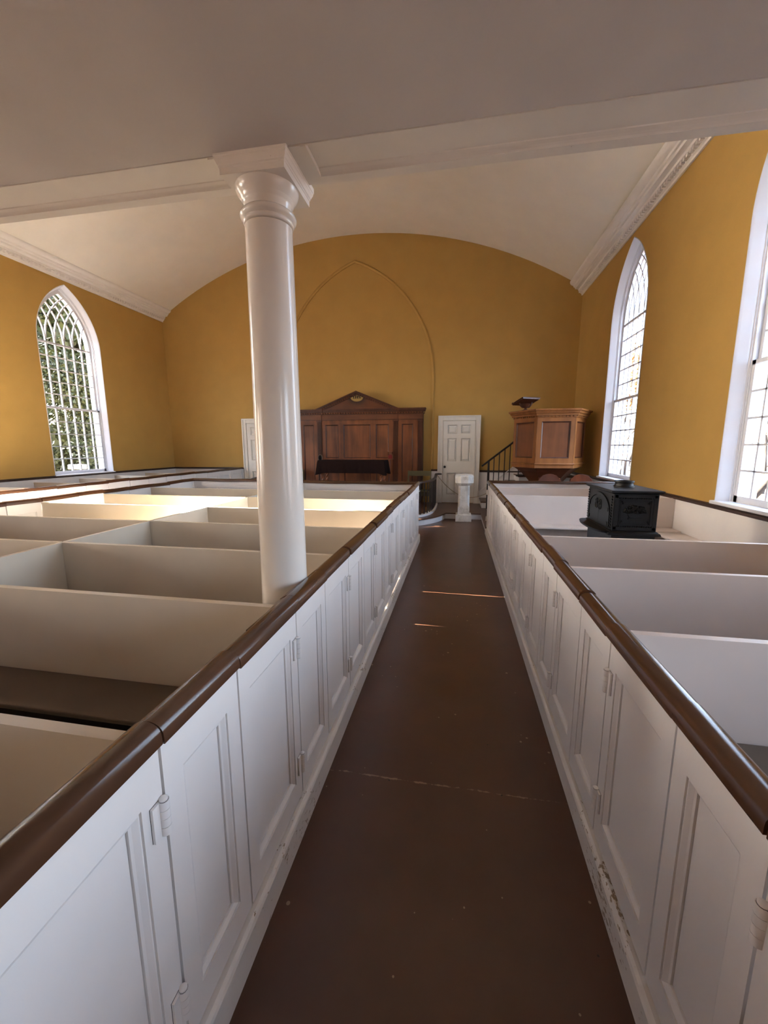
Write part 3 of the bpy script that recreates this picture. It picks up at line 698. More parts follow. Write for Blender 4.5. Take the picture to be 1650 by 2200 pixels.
# relief on the end plate
mp = lambda a, t, z: (a, SY0 - t, z)
mb = MB()
for o, d, w in ((.012, .004, .022), (.05, .006, .006), (.060, .003, .004)):
    a0, a1, b0, b1 = SX0 + o, SX1 - o, SZ0 + o, SZ1 - o
    for q in ((a0, a1, b0, b0 + w), (a0, a1, b1 - w, b1), (a0, a0 + w, b0, b1), (a1 - w, a1, b0, b1)): mb.box(q[0], q[1], -.002, d, q[2], q[3], 0, mp)
for k in range(18):
    a = SX0 + .022 + k * (SX1 - SX0 - .044) / 17
    for z in (SZ0 + .038, SZ1 - .038): mb.loft([[mp(a + r * cos(q * pi / 3), t, z + r * sin(q * pi / 3)) for q in range(6)] for r, t in ((.007, 0), (.005, .007), (.001, .009))], 0, True, True)
build(mb, 'end_plate_frame', 'iron', sv)
mb = MB(); rnd = random.Random(3); ccx, ccz = (SX0 + SX1) / 2, (SZ0 + SZ1) / 2 + .008
for k in range(46):
    t = rnd.uniform(.05, .95) * pi; q = sqrt(rnd.random()); a = ccx + .082 * q * cos(t) * 1.05; z = ccz - .012 + .060 * q * sin(t); r = rnd.uniform(.009, .015)
    mb.loft([[mp(a + rr * cos(j * pi / 4), d, z + rr * sin(j * pi / 4)) for j in range(8)] for rr, d in ((r, 0), (r * .85, .008), (r * .4, .013), (r * .1, .010))], 0, True, True)
mb.loft([[mp(ccx + u, t, z) for u, z in ((-.06, ccz - .015), (.06, ccz - .015), (.04, ccz - .05), (-.04, ccz - .05))] for t in (0, .009)], 0, True, True)
mb.box(ccx - .05, ccx + .05, 0, .010, ccz - .062, ccz - .052, 0, mp)
build(mb, 'flower_basket_relief', 'iron', sv, smooth=50)
for sx_, sz_ in ((-1, 1), (1, 1), (-1, -1), (1, -1)):
    mb = MB(); a, z = ccx + sx_ * .098, ccz - .008 + sz_ * .077
    for k in (-1, 0, 1):
        an = math.atan2(sz_, sx_) + k * .6
        mb.loft([[mp(a + r * cos(an) - w * sin(an), t, z + r * sin(an) + w * cos(an)) for r, w in ((-.012, 0), (0, .006), (.016, 0), (0, -.006))] for t in (0, .006)], 0, True, True)
    build(mb, 'corner_leaf_relief', 'iron', sv)
# front with arched double door facing the aisle
mp = lambda a, t, z: (SX0 - t, a, z)
yc = (SY0 + SY1) / 2
def arch_poly(hw, z0, sp, top, n=10):
    L = [(-hw, z0), (-hw, sp)] + [(-hw * cos(pi * k / (2 * n)), sp + (top - sp) * sin(pi * k / (2 * n))) for k in range(1, n + 1)]
    return L + [(-u, z) for u, z in L[-2::-1]]
mb = MB(); O = arch_poly(.272, SZ0 + .02, SZ0 + .13, SZ1 - .022); I = arch_poly(.248, SZ0 + .02, SZ0 + .13, SZ1 - .046)
mb.loft([[mp(yc + a[0], 0, a[1]), mp(yc + a[0], .012, a[1]), mp(yc + b[0], .012, b[1]), mp(yc + b[0], 0, b[1])] for a, b in zip(O, I)], 0, True, True); build(mb, 'door_surround', 'iron', sv)
for sgn in (-1, 1):
    I2 = arch_poly(.244, SZ0 + .022, SZ0 + .13, SZ1 - .05); Q = [p for p in I2 if p[0] * sgn >= -.0001]
    if sgn > 0: Q = Q + [(.002, SZ0 + .022)]
    else: Q = [(-.002, SZ0 + .022)] + Q
    mb = MB(); mb.prism(Q, lambda u, z: mp(yc + u, 0, z), lambda u, z: mp(yc + u, .006, z))
    for zz in (.03, .15): mb.box(yc + sgn * .235 - .012, yc + sgn * .235 + .012, .004, .016, SZ0 + zz, SZ0 + zz + .03, 0, mp)
    d = build(mb, 'stove_door', 'iron', sv)
    for kk, (rr_, zz_) in enumerate(((.030, .170), (.022, .205))):
        mb = MB(); mb.tube([mp(yc + sgn * .045 + rr_ * cos(2 * pi * q / 16), .012, SZ0 + zz_ + rr_ * sin(2 * pi * q / 16)) for q in range(17)], .004, 6); build(mb, 'scroll_ornament', 'iron', d, smooth=60)
for y in (SY0 + .022, SY1 - .022):
    mb = MB()
    for k in range(12):
        z = SZ0 + .02 + k * .023; mb.loft([[mp(y + u, t, z + w) for u, w in ((-.014, 0), (0, -.004), (.014, .010), (0, .014))] for t in (0, .008)], 0, True, True)
    build(mb, 'rope_moulding', 'iron', sv)
mb = MB(); pts = [(-.36, 0)] + [(-.36 * cos(pi * k / 16), .105 * sin(pi * k / 16) ** .7) for k in range(1, 16)] + [(.36, 0)]
mb.prism([(u * .86, w) for u, w in pts], lambda u, w: (SX0 - .01 - w, yc + u, SZ0 - .02), lambda u, w: (SX0 - .01 - w * 1.04, yc + u * 1.03, SZ0 - .004)); build(mb, 'hearth_shelf', 'iron', sv)

# ------------------------------------------------------------------ reredos
rd = empty('reredos', (-2.575, 10.4, .3)); tag(rd, 'dark walnut altar reredos with pilasters, panels and a pediment lettered IHS', 'reredos')
RX0, RX1, RY = -4.285, -.872, 10.33
mp = lambda a, t, z: (a, RY - t, z)
PIL = [(-4.285, -4.155), (-3.66, -3.535), (-1.632, -1.508), (-1.003, -.872)]
mb = MB(); mb.box(RX0, RX1, RY, YF, PLAT, 2.42); build(mb, 'backing', 'wooddark', rd)
secs = [(-4.155, -3.66, [(-4.05, -3.76)]), (-3.535, -1.632, [(-3.44, -3.085), (-2.95, -2.225), (-2.087, -1.745)]), (-1.508, -1.003, [(-1.412, -1.122)])]
for a0, a1, pans in secs:
    zt, zb_ = 2.262, PLAT + .2 if len(pans) == 3 else PLAT
    rows = [(1.285, 2.152), (.45, 1.19)] if len(pans) == 3 else [(.45, 2.152)]
    mb = MB(); cuts = [a0] + [q for p in pans for q in p] + [a1]
    for k in range(0, len(cuts), 2): mb.box(cuts[k], cuts[k + 1], -.01, .028, zb_, zt, 0, mp)
    zcut = [zb_] + sorted([z for r in rows for z in r]) + [zt]
    for p in pans:
        for k in range(0, len(zcut), 2): mb.box(p[0], p[1], -.01, .028, zcut[k], zcut[k + 1], 0, mp)
        for r in rows: panel_rings(mb, p[0], p[1], r[0], r[1], .028, mp, 1, .022, .028)
    fr = build(mb, 'panel_frame', ['wood', 'wooddark'], rd)
    for p in pans:
        for r in rows:
            mb = MB(); mb.box(p[0], p[1], -.005, .006, r[0], r[1], 0, mp); build(mb, 'panel', 'wood', fr)
for a0, a1 in PIL:
    mb = MB(); mb.box(a0, a1, -.01, .052, PLAT + (.2 if -3.8 < a0 < -1.5 else 0), 2.235, 0, mp)
    w = a1 - a0
    for k in range(4): mb.box(a0 + w * (.14 + .2 * k), a0 + w * (.26 + .2 * k), .05, .066, .5, 2.22, 0, mp)
    mb.box(a0 - .012, a1 + .012, -.01, .075, 2.225, 2.25, 0, mp); mb.box(a0 - .005, a1 + .005, -.01, .064, 2.25, 2.262, 0, mp)
    build(mb, 'pilaster', 'wooddark', rd)
mb = MB(); mb.box(RX0 - .004, RX1 + .004, -.01, .05, 2.262, 2.276, 0, mp); build(mb, 'architrave_bead', 'wooddark', rd)
mb = MB(); mb.box(RX0, RX1, -.01, .036, 2.276, 2.405, 0, mp)
for a0, a1 in PIL: mb.box(a0, a1, .03, .058, 2.276, 2.405, 0, mp)
build(mb, 'frieze', 'woodx', rd)
mb = MB()
def corn(a0, a1, e_):
    for t, z0, z1 in ((.06, 2.405, 2.418), (.072, 2.45, 2.462), (.10, 2.462, 2.487), (.125, 2.487, 2.505), (.145, 2.505, 2.538)):
        mb.box(a0 - t * .35 - e_, a1 + t * .35 + e_, -.03, t + e_, z0, z1, 0, mp)
    mb.box(a0, a1, -.03, .058 + e_, 2.405, 2.455, 0, mp)
corn(RX0, RX1, 0)
for a0, a1 in PIL: corn(a0, a1, .02)
build(mb, 'cornice', 'wooddark', rd)
mb = MB(); a = RX0 + .01
while a < RX1 - .02: mb.box(a, a + .042, .05, .088, 2.421, 2.449, 0, mp); a += .068
tag(build(mb, 'dentil_course', 'wood', rd), kind='stuff')
pa0, pa1, pz, pc = -3.675, -1.475, 2.538, -2.575
ph = 2.982
mb = MB(); mb.prism([(pa0 + .08, pz), (pa1 - .08, pz), (pc, ph - .05)], lambda a, z: mp(a, -.05, z), lambda a, z: mp(a, .03, z)); ped = build(mb, 'pediment', 'woodx', rd)
for sgn in (-1, 1):
    mb = MB(); a_end = pa0 if sgn < 0 else pa1; dx, dz = pc - a_end, ph - pz; l = math.hypot(dx, dz); nx, nz = (dz / l, -dx / l) if sgn < 0 else (-dz / l, dx / l)
    for off0, off1, t in ((0, .022, .14), (.022, .04, .12), (.04, .05, .095), (.05, .085, .06)):
        P0 = (a_end, pz); P1 = (pc, ph)
        q = []
        for o in (off0, off1):
            zz0 = pz; 
            q.append((o,))
        def pt(P, o): return (P[0], P[1] - o * l / abs(dx))
        mb.loft([[mp(*((pt(P, off0)[0], tt, pt(P, off0)[1]))) for tt in (-.04, t)] + [mp(*((pt(P, off1)[0], tt, pt(P, off1)[1]))) for tt in (t, -.04)] for P in (P0, P1)], 0, True, True)
    rk = build(mb, 'raking_cornice', 'wooddark', ped)
    mb = MB()
    for k in range(1, 19):
        t = k / 19.5; a = a_end + dx * t; z = pz + dz * t - .062
        mb.box(a - .016, a + .016, .055, .085, z - .011, z + .011, 0, mp)
    tag(build(mb, 'raking_dentils', 'wood', ped), kind='stuff')
mz = 2.845; T0 = .030
mb = MB(); A = [(.165 * cos(pi + pi * k / 16), mz - .012 + .105 * sin(pi + pi * k / 16)) for k in range(17)] + [(.10, mz + .022), (.0, mz + .066), (-.10, mz + .022)]
mb.prism([(pc + u, z) for u, z in A], lambda a, z: mp(a, T0, z), lambda a, z: mp(a, T0 + .004, z)); build(mb, 'gilt_medallion', 'gold', ped)
mb = MB()
for k in range(41):
    t = pi + pi * (k + .0) / 40; r0u, r0v = .178, .118; L_ = 1.0 + (.62 if k % 2 == 0 else .42); w = .0055
    c0, s0 = cos(t), sin(t); p0 = (pc + r0u * c0, mz - .012 + r0v * s0); p1 = (pc + r0u * c0 * L_, mz - .012 + (r0v + (.11 if k % 2 == 0 else .08)) * s0)
    if p1[1] > mz - .012 + .0: continue
    q = Vector((p1[0] - p0[0], p1[1] - p0[1])).normalized(); n_ = (-q.y * w, q.x * w)
    mb.prism([(p0[0] + n_[0], p0[1] + n_[1]), (p1[0] + n_[0] * .4, p1[1] + n_[1] * .4), (p1[0] - n_[0] * .4, p1[1] - n_[1] * .4), (p0[0] - n_[0], p0[1] - n_[1])], lambda a, z: mp(a, T0, z), lambda a, z: mp(a, T0 + .003, z))
tag(build(mb, 'painted_rays', 'raydark', ped), kind='stuff')
for ch, off in (('I', -.082), ('H', -.008), ('S', .072)):
    mb = MB(); y0_, y1_ = mz - .047, mz + .025; ht = y1_ - y0_
    B = lambda a0, a1, z0, z1: mb.box(pc + off + a0, pc + off + a1, T0 + .003, T0 + .008, z0, z1, 0, mp)
    def serif_stem(u): B(u - .011, u + .011, y0_, y1_); B(u - .02, u + .02, y0_, y0_ + .008); B(u - .02, u + .02, y1_ - .008, y1_)
    if ch == 'I': serif_stem(0)
    elif ch == 'H': serif_stem(-.026); serif_stem(.026); B(-.026, .026, y0_ + ht * .46, y0_ + ht * .56)
    else:
        pts = [(.026, y1_ - .020), (.016, y1_ - .004), (-.004, y1_ - .002), (-.022, y1_ - .014), (-.020, y1_ - .028), (-.002, y0_ + .038), (.020, y0_ + .026), (.022, y0_ + .012), (.004, y0_ + .002), (-.016, y0_ + .004), (-.027, y0_ + .022)]
        wds = [.006, .006, .007, .010, .013, .015, .013, .010, .007, .006, .006]
        rg = []
        for i, (u, z) in enumerate(pts):
            q0 = pts[max(0, i - 1)]; q1 = pts[min(len(pts) - 1, i + 1)]; tv = Vector((q1[0] - q0[0], q1[1] - q0[1])).normalized(); nn = (-tv.y * wds[i] * .7, tv.x * wds[i] * .7)
            rg.append([mp(pc + off + u + nn[0], T0 + .003, z + nn[1]), mp(pc + off + u + nn[0], T0 + .008, z + nn[1]), mp(pc + off + u - nn[0], T0 + .008, z - nn[1]), mp(pc + off + u - nn[0], T0 + .003, z - nn[1])])
        mb.loft(rg, 0, True, True)
    tag(build(mb, 'letter', 'black', ped), 'black painted letter ' + ch)

# ------------------------------------------------------------------ altar table with cloth
tb = empty('altar_table', (-2.5, 9.62, .33)); tag(tb, 'wooden altar table with twisted legs standing before the reredos', 'table')
TX0, TX1, TY0, TY1, TT = -3.34, -1.70, 9.36, 9.90, 1.262
mb = MB(); mb.box(TX0 + .02, TX1 - .02, TY0 + .02, TY1 - .02, TT - .04, TT - .008); build(mb, 'table_top', 'wooddark', tb)
mb = MB(); mb.box(TX0 + .1, TX1 - .1, TY0 + .1, TY1 - .1, TT - .16, TT - .04); build(mb, 'apron', 'wooddark', tb)
for x in (TX0 + .085, TX1 - .085):
    for y in (TY0 + .10, TY1 - .10):
        mb = MB(); rings = []
        for k in range(61):
            z = .345 + (1.10 - .345) * k / 60; tw = k * .42; n = 14
            rings.append([(x + (.036 + .011 * cos(2 * (2 * pi * q / n - tw))) * cos(2 * pi * q / n), y + (.036 + .011 * cos(2 * (2 * pi * q / n - tw))) * sin(2 * pi * q / n), z) for q in range(n)])
        mb.loft(rings, 0, True, True); mb.box(x - .045, x + .045, y - .045, y + .045, 1.02, 1.12); mb.box(x - .05, x + .05, y - .05, y + .05, .331, .40)
        build(mb, 'twisted_leg', 'wood', tb, smooth=60)
mb = MB(); ns = 96; rings = []
per = []
Lx, Ly = TX1 - TX0, TY1 - TY0
for k in range(ns):
    t = k / ns * 2 * (Lx + Ly)
    if t < Lx: per.append((TX0 + t, TY0, 0, -1, min(t, Lx - t)))
    elif t < Lx + Ly: per.append((TX1, TY0 + t - Lx, 1, 0, min(t - Lx, Lx + Ly - t)))
    elif t < 2 * Lx + Ly: per.append((TX1 - (t - Lx - Ly), TY1, 0, 1, min(t - Lx - Ly, 2 * Lx + Ly - t)))
    else: per.append((TX0, TY1 - (t - 2 * Lx - Ly), -1, 0, min(t - 2 * Lx - Ly, 2 * (Lx + Ly) - t)))
rings.append([(-2.52 + (p[0] + 2.52) * .9, 9.63 + (p[1] - 9.63) * .9, TT) for p in per])
rings.append([(p[0], p[1], TT) for p in per])
for j in range(1, 9):
    q = j / 8; R_ = []
    for i, p in enumerate(per):
        cf = math.exp(-(p[4] / .09) ** 2); fl = .012 * q * sin(i * 1.9) + .006 * q * sin(i * .7)
        ox, oy = p[2], p[3]
        if cf > .3:
            ox = p[2] + (1 if p[0] > -2.52 else -1) * .8 * cf * (p[2] == 0); oy = p[3] + (1 if p[1] > 9.63 else -1) * .8 * cf * (p[3] == 0)
        d = .010 + fl + .055 * cf * q
        R_.append((p[0] + ox * d, p[1] + oy * d, TT - .006 - q * (.30 + .05 * cf)))
    rings.append(R_)
mb.loft(rings, 0, True, False); mb.add(rings[0], [tuple(range(ns))])
cl = build(mb, 'table_cloth', 'cloth', None, smooth=60, origin=(-2.52, 9.63, TT)); tag(cl, 'dark brown cloth draped over the altar table', 'tablecloth')
# alms boxes on poles
def alms(x, y, z0, z1, w, lbl, red, lean):
    o = empty('alms_box', (x, y, .33)); tag(o, lbl, 'alms box')
    zc = (z0 + z1) / 2
    if red:
        mb = MB(); O = [(-w / 2, z0), (-w / 2, z1), (w / 2, z1), (w / 2, z0)]
        mb.box(x - w / 2, x + w / 2, y, y + .075, z0, z1); mb.box(x - w / 2 - .012, x + w / 2 + .012, y - .07, y + .08, z0 - .014, z0)
        mb.box(x - w / 2, x - w / 2 + .02, y - .03, y, z0, z1); mb.box(x + w / 2 - .02, x + w / 2, y - .03, y, z0, z1); mb.box(x - w / 2, x + w / 2, y - .03, y, z1 - .065, z1)
        build(mb, 'box', 'wood', o)
        mb = MB(); A = [(-.048, z0 + .002), (-.048, z0 + .07)] + [(-.048 * cos(pi * k / 10), z0 + .07 + .04 * sin(pi * k / 10)) for k in range(1, 10)] + [(.048, z0 + .07), (.048, z0 + .002)]
        mb.prism([(x + u, z) for u, z in A], lambda a, z: (a, y - .032, z), lambda a, z: (a, y - .026, z)); build(mb, 'felt_lining', 'red', o)
    else:
        mb = MB(); rings = []
        for r, d in ((.5, .0), (.5, -.06), (.42, -.06), (.40, -.01), (.01, -.005)):
            rings.append([(x + 2 * r * w / 2 * cos(2 * pi * k / 24), y + d, zc + 2 * r * (z1 - z0) / 2 * sin(2 * pi * k / 24)) for k in range(24)])
        mb.loft(rings[:3], 0, True, False); mb.loft([rings[0]] + [rings[0]], 0); mb.add(rings[0], [tuple(range(24))]); build(mb, 'box', 'boxgrey', o, smooth=40)
        mb = MB(); mb.loft(rings[2:], 0, True, False); mb.add(rings[-1], [tuple(range(24))]); build(mb, 'dark_lining', 'black', o)
    mb = MB(); mb.tube([(x, y + .02, z0), (x + lean, y - .08, .34)], .011, 8); build(mb, 'pole', 'chair', o, smooth=60)
alms(-3.535, 10.16, 1.205, 1.385, .115, 'oval alms box on a pole leaning on the reredos', False, -.01)
alms(-1.680, 10.16, 1.275, 1.455, .125, 'wooden alms box with a red lined arch, on a pole', True, -.04)
# olive benches either side of the reredos
def bench(x0, x1, y, lbl):
    o = empty('olive_bench', ((x0 + x1) / 2, y, PLAT)); tag(o, lbl, 'bench', 'olive benches by the reredos')
    for x in (x0, x1 - .03):
        mb = MB(); mb.prism([(y - .34, PLAT), (y - .30, .52), (y - .08, .56), (y - .03, .90), (y - .02, .99), (y + .03, .99), (y + .04, PLAT), (y - .05, PLAT), (y - .12, .35), (y - .22, .35)], lambda yy, z, x=x: (x, yy, z), lambda yy, z, x=x: (x + .03, yy, z)); build(mb, 'end_board', 'olive', o)
    mb = MB(); mb.box(x0 + .03, x1 - .03, y - .31, y - .02, .50, .525); build(mb, 'seat', 'olive', o)
    mb = MB(); mb.box(x0 + .03, x1 - .03, y - .02, y + .005, .862, .985); build(mb, 'back_rail', 'olive', o)
    mb = MB(); mb.box(x0 + .03, x1 - .03, y - .06, y - .035, .36, .46); build(mb, 'stretcher', 'olive', o)
bench(-1.215, -.628, 10.02, 'olive painted bench between the reredos and the curved altar rail')
bench(-4.57, -3.965, 10.02, 'olive painted bench half hidden behind the round column')

# ------------------------------------------------------------------ altar rail
ar = empty('altar_rail', (-2.62, 8.1, PLAT)); tag(ar, 'curved dark altar rail with slim balusters on a pale kerb', 'railing')
rp = [(-.515, 10.12), (-.508, 9.7), (-.512, 9.3), (-.525, 9.0), (-.555, 8.75), (-.605, 8.54), (-.675, 8.37), (-.76, 8.24), (-.90, 8.12), (-1.2, 7.99), (-1.8, 7.88), (-2.62, 7.84)]
rp = rp + [(-5.24 - x, y) for x, y in rp[-2::-1]]
def along(P, step):
    out = []; acc = 0; nxt = 0
    for a, b in zip(P, P[1:]):
        l = math.hypot(b[0] - a[0], b[1] - a[1])
        while nxt <= acc + l: q = (nxt - acc) / l; out.append((a[0] + (b[0] - a[0]) * q, a[1] + (b[1] - a[1]) * q)); nxt += step
        acc += l
    return out
fine = along(rp, .06)
mb = MB(); rings = []
for i, p in enumerate(fine):
    q0 = fine[max(0, i - 1)]; q1 = fine[min(len(fine) - 1, i + 1)]; t = Vector((q1[0] - q0[0], q1[1] - q0[1])).normalized(); n_ = Vector((-t.y, t.x)); rise = .045 * math.exp(-i / 3.0)
    rings.append([(p[0] + n_.x * o, p[1] + n_.y * o, z + rise) for o, z in ((-.032, .838), (-.034, .858), (-.022, .874), (0, .880), (.022, .874), (.034, .858), (.032, .838), (0, .832))])
mb.loft(rings, 0, True, True); build(mb, 'handrail', 'capbrown', ar, smooth=60)
mb = MB(); pts = [(-.515 + .07 - .07 * cos(t * .35) * (1 - t * .018), 10.13 + .07 * sin(t * .35) * (1 - t * .018), .905) for t in range(0, 26)]
mb.tube(pts, .016, 8); build(mb, 'volute', 'capbrown', ar, smooth=60)
mb = MB(); rings = []
for i, p in enumerate(fine):
    q0 = fine[max(0, i - 1)]; q1 = fine[min(len(fine) - 1, i + 1)]; t = Vector((q1[0] - q0[0], q1[1] - q0[1])).normalized(); n_ = Vector((-t.y, t.x))
    rings.append([(p[0] + n_.x * o, p[1] + n_.y * o, z) for o, z in ((-.05, PLAT), (-.05, .178), (.05, .178), (.05, PLAT))])
mb.loft(rings, 0, True, True); build(mb, 'kerb', 'riser', ar)
bsrc = None
for p in along(rp, .145):
    if bsrc is None:
        mb = MB(); mb.box(p[0] - .011, p[0] + .011, p[1] - .011, p[1] + .011, .178, .845); bsrc = build(mb, 'baluster', 'balu', ar, origin=(p[0], p[1], .178)); bo = p
    else: inst(bsrc, 'baluster', ar, (p[0], p[1], .178))
# rope across the doorway
mb = MB(); A = Vector((-.49, 10.06, .89)); B = Vector((.725, 9.60, .52)); pts = []
for k in range(25):
    t = k / 24; p = A.lerp(B, t); pts.append((p.x, p.y, p.z - 4 * .30 * t * (1 - t)))
mb.tube(pts, .0065, 6)
rp_o = build(mb, 'rope', 'rope', None, smooth=60, origin=A); tag(rp_o, 'tan rope hung from the altar rail to the pulpit stair post', 'rope')

# ------------------------------------------------------------------ marble font
fo = empty('font', (.155, 8.72, 0)); tag(fo, 'white marble font with an octagonal basin on a square pillar', 'font')
fcx, fcy = .158, 8.725
def oct_(r, z, rot=pi / 8, n=8): return [(fcx + r * cos(2 * pi * k / n + rot), fcy + r * sin(2 * pi * k / n + rot), z) for k in range(n)]
mb = MB(); mb.loft([[(fcx - h, fcy - h, z), (fcx + h, fcy - h, z), (fcx + h, fcy + h, z), (fcx - h, fcy + h, z)] for h, z in ((.168, 0.0), (.168, .012), (.165, .135), (.160, .15))], 0, True, True); build(mb, 'plinth', 'marble', fo, bevel=.004)
def cham(h, c, z): return [(fcx - h + c, fcy - h, z), (fcx + h - c, fcy - h, z), (fcx + h, fcy - h + c, z), (fcx + h, fcy + h - c, z), (fcx + h - c, fcy + h, z), (fcx - h + c, fcy + h, z), (fcx - h, fcy + h - c, z), (fcx - h, fcy - h + c, z)]
mb = MB(); mb.loft([cham(.122, .002, .150), cham(.121, .004, .30), cham(.120, .040, .36), cham(.117, .042, .765)], 0, True, True); build(mb, 'pillar', 'marble', fo)
mb = MB(); mb.loft([oct_(.125, .762), oct_(.15, .775), oct_(.188, .812), oct_(.20, .818), oct_(.208, .822), oct_(.210, .965), oct_(.200, .98), oct_(.15, .985), oct_(.14, .95), oct_(.03, .93)], 0, True, True); build(mb, 'basin', 'marble', fo)
mb = MB(); mb.loft([oct_(.192, .978), oct_(.194, .990), oct_(.165, 1.002), oct_(.06, 1.014), oct_(.01, 1.016)], 0, True, True); build(mb, 'lid', 'marble', fo)

# ------------------------------------------------------------------ pulpit
pu = empty('pulpit', (1.845, 8.91, PLAT)); tag(pu, 'hexagonal panelled walnut pulpit on a flared pedestal', 'pulpit')
PX, PY, PR = 1.845, 8.905, .700
def hexr(r, z): return [(PX + r * cos(pi / 3 * k - 2 * pi / 3), PY + r * sin(pi / 3 * k - 2 * pi / 3), z) for k in range(6)]
C30 = cos(pi / 6)
mb = MB(); mb.loft([hexr(PR - .07, 1.16), hexr(PR - .07, 2.14)], 0, True, False); mb.add(hexr(PR - .07, 1.24), [tuple(range(6))]); mb.loft([hexr(PR - .012, 1.17), hexr(PR - .012, 1.26), hexr(PR - .07, 1.26)], 0, True, False); build(mb, 'drum', 'wooddark', pu)
for k in range(6):
    if k == 3: continue                                   # open side towards the stairs
    a = pi / 3 * k - 2 * pi / 3; A = Vector((PX + PR * cos(a), PY + PR * sin(a), 0)); B = Vector((PX + PR * cos(a + pi / 3), PY + PR * sin(a + pi / 3), 0))
    t_ = (B - A).normalized(); n_ = Vector((t_.y, -t_.x, 0)); L_ = (B - A).length
    mp = lambda u, d, z, A=A, t_=t_, n_=n_: tuple(A + t_ * u + n_ * (d - .004) + Vector((0, 0, z)))
    s_ = .085; mb = MB(); z0, z1 = 1.255, 2.135
    mb.box(.004, s_, -.03, .004, z0, z1, 0, mp); mb.box(L_ - s_, L_ - .004, -.03, .004, z0, z1, 0, mp); mb.box(s_, L_ - s_, -.03, .004, z0, z0 + .10, 0, mp); mb.box(s_, L_ - s_, -.03, .004, z1 - .075, z1, 0, mp)
    panel_rings(mb, s_, L_ - s_, z0 + .10, z1 - .075, .004, mp, 1, .020, .032)
    fr = build(mb, 'side_frame', ['pulp', 'wooddark'], pu)
    mb = MB(); mb.box(s_ - .01, L_ - s_ + .01, -.028, -.016, z0 + .09, z1 - .065, 0, mp); build(mb, 'panel', 'pulpp', fr)
    mb = MB(); m_ = int(L_ / .062)
    for q in range(m_): mb.box((q + .2) * L_ / m_, (q + .8) * L_ / m_, 0, .032, 2.142, 2.166, 0, mp)
    tag(build(mb, 'dentils', 'pulp', fr), kind='stuff')
mb = MB(); mb.loft([hexr(PR - .03, 2.13), hexr(PR + .012, 2.13), hexr(PR + .014, 2.142), hexr(PR + .014, 2.168), hexr(PR + .045, 2.17), hexr(PR + .05, 2.20), hexr(PR + .075, 2.215), hexr(PR + .085, 2.245), hexr(PR + .115, 2.26), hexr(PR + .118, 2.285), hexr(PR + .10, 2.292), hexr(PR - .08, 2.292), hexr(PR - .08, 2.13)], 0, True, False); build(mb, 'cornice', 'pulp', pu)
mb = MB(); mb.loft([hexr(PR - .04, 1.26), hexr(PR + .022, 1.26), hexr(PR + .034, 1.245), hexr(PR + .030, 1.232), hexr(PR + .010, 1.224), hexr(PR + .012, 1.165), hexr(PR - .02, 1.155), hexr(PR - .08, 1.155)], 0, True, False); build(mb, 'base_moulding', 'pulp', pu)
mb = MB(); pr_ = [(PR - .02, 1.158), (PR - .05, 1.148), (.55, 1.08), (.44, .98), (.34, .86), (.26, .74), (.21, .60), (.19, .45), (.20, .30), (.24, .22), (.26, .20), (.26, PLAT)]
mb.loft([hexr(r, z) for r, z in pr_], 0, True, True); build(mb, 'pedestal', 'wooddark', pu)
# book stand on the pulpit rim
bs = empty('book_stand', (1.33, 8.72, 2.292)); tag(bs, 'dark wooden book rest with a sloping desk on the pulpit rim', 'book stand')
bx, by = 1.315, 8.62
mb = MB(); mb.lathe([(.062, 2.292), (.064, 2.302), (.05, 2.308), (.03, 2.318), (.022, 2.335), (.03, 2.345), (.045, 2.352), (.06, 2.375), (.075, 2.40), (.085, 2.425)], (bx, by), 20); build(mb, 'stem', 'wooddark', bs, smooth=50)
for sgn in (-1, 1):
    mb = MB(); mb.tube([(bx + sgn * .03, by, 2.35), (bx + sgn * .07, by - .01, 2.36), (bx + sgn * .10, by, 2.40), (bx + sgn * .12, by, 2.45)], [.010, .014, .016, .010], 8); build(mb, 'scroll_bracket', 'wooddark', bs, smooth=60)
R3 = Matrix.Rotation(RAD(30), 3, 'Z') @ Matrix.Rotation(RAD(-17), 3, 'X')
mb = MB()
def dk(x0, x1, y0, y1, z0, z1):
    mb.box(x0, x1, y0, y1, z0, z1, 0, lambda x, y, z: tuple(Vector((bx, by, 2.462)) + R3 @ Vector((x, y, z))))
dk(-.20, .20, -.17, .17, -.010, .012); dk(-.215, .215, -.18, .18, .012, .022); dk(-.2, .2, .15, .18, .02, .045)
build(mb, 'desk', 'wooddark', bs, bevel=.003)

# ------------------------------------------------------------------ pulpit stairs
ss = empty('pulpit_stairs', (1.2, 10.0, PLAT)); tag(ss, 'short pulpit staircase with white risers and a thin dark handrail', 'stairs')
SY = 9.70
for i in range(5):
    x0 = .595 + i * .205; z1 = PLAT + (i + 1) * .155; x1 = x0 + .205 if i < 4 else XR - .03
    mb = MB(); mb.box(x0, x1 if i == 4 else XR - .03, SY, YF - .045, PLAT if i == 0 else PLAT + i * .155, z1 - .028); build(mb, 'riser', 'white', ss)
    mb = MB(); mb.box(x0 - .025, (x1 + .01) if i < 4 else x1, SY - .02, YF - .045, z1 - .028, z1); build(mb, 'tread', 'plat', ss, bevel=.005)
mb = MB(); mb.prism([(.55, PLAT), (.55, .43), (1.70, 1.33), (XR - .03, 1.33), (XR - .03, PLAT)], lambda x, z: (x, YF - .045, z), lambda x, z: (x, YF - .021, z)); build(mb, 'wall_stringer', 'white', ss)
mb = MB(); mb.loft([[(x, y, z) for y, z in ((YF - .065, zz), (YF - .065, zz + .02), (YF - .02, zz + .02), (YF - .02, zz))] for x, zz in ((.55, .42), (1.70, 1.32), (XR - .03, 1.32))], 0, True, True); build(mb, 'stringer_cap', 'white', ss)
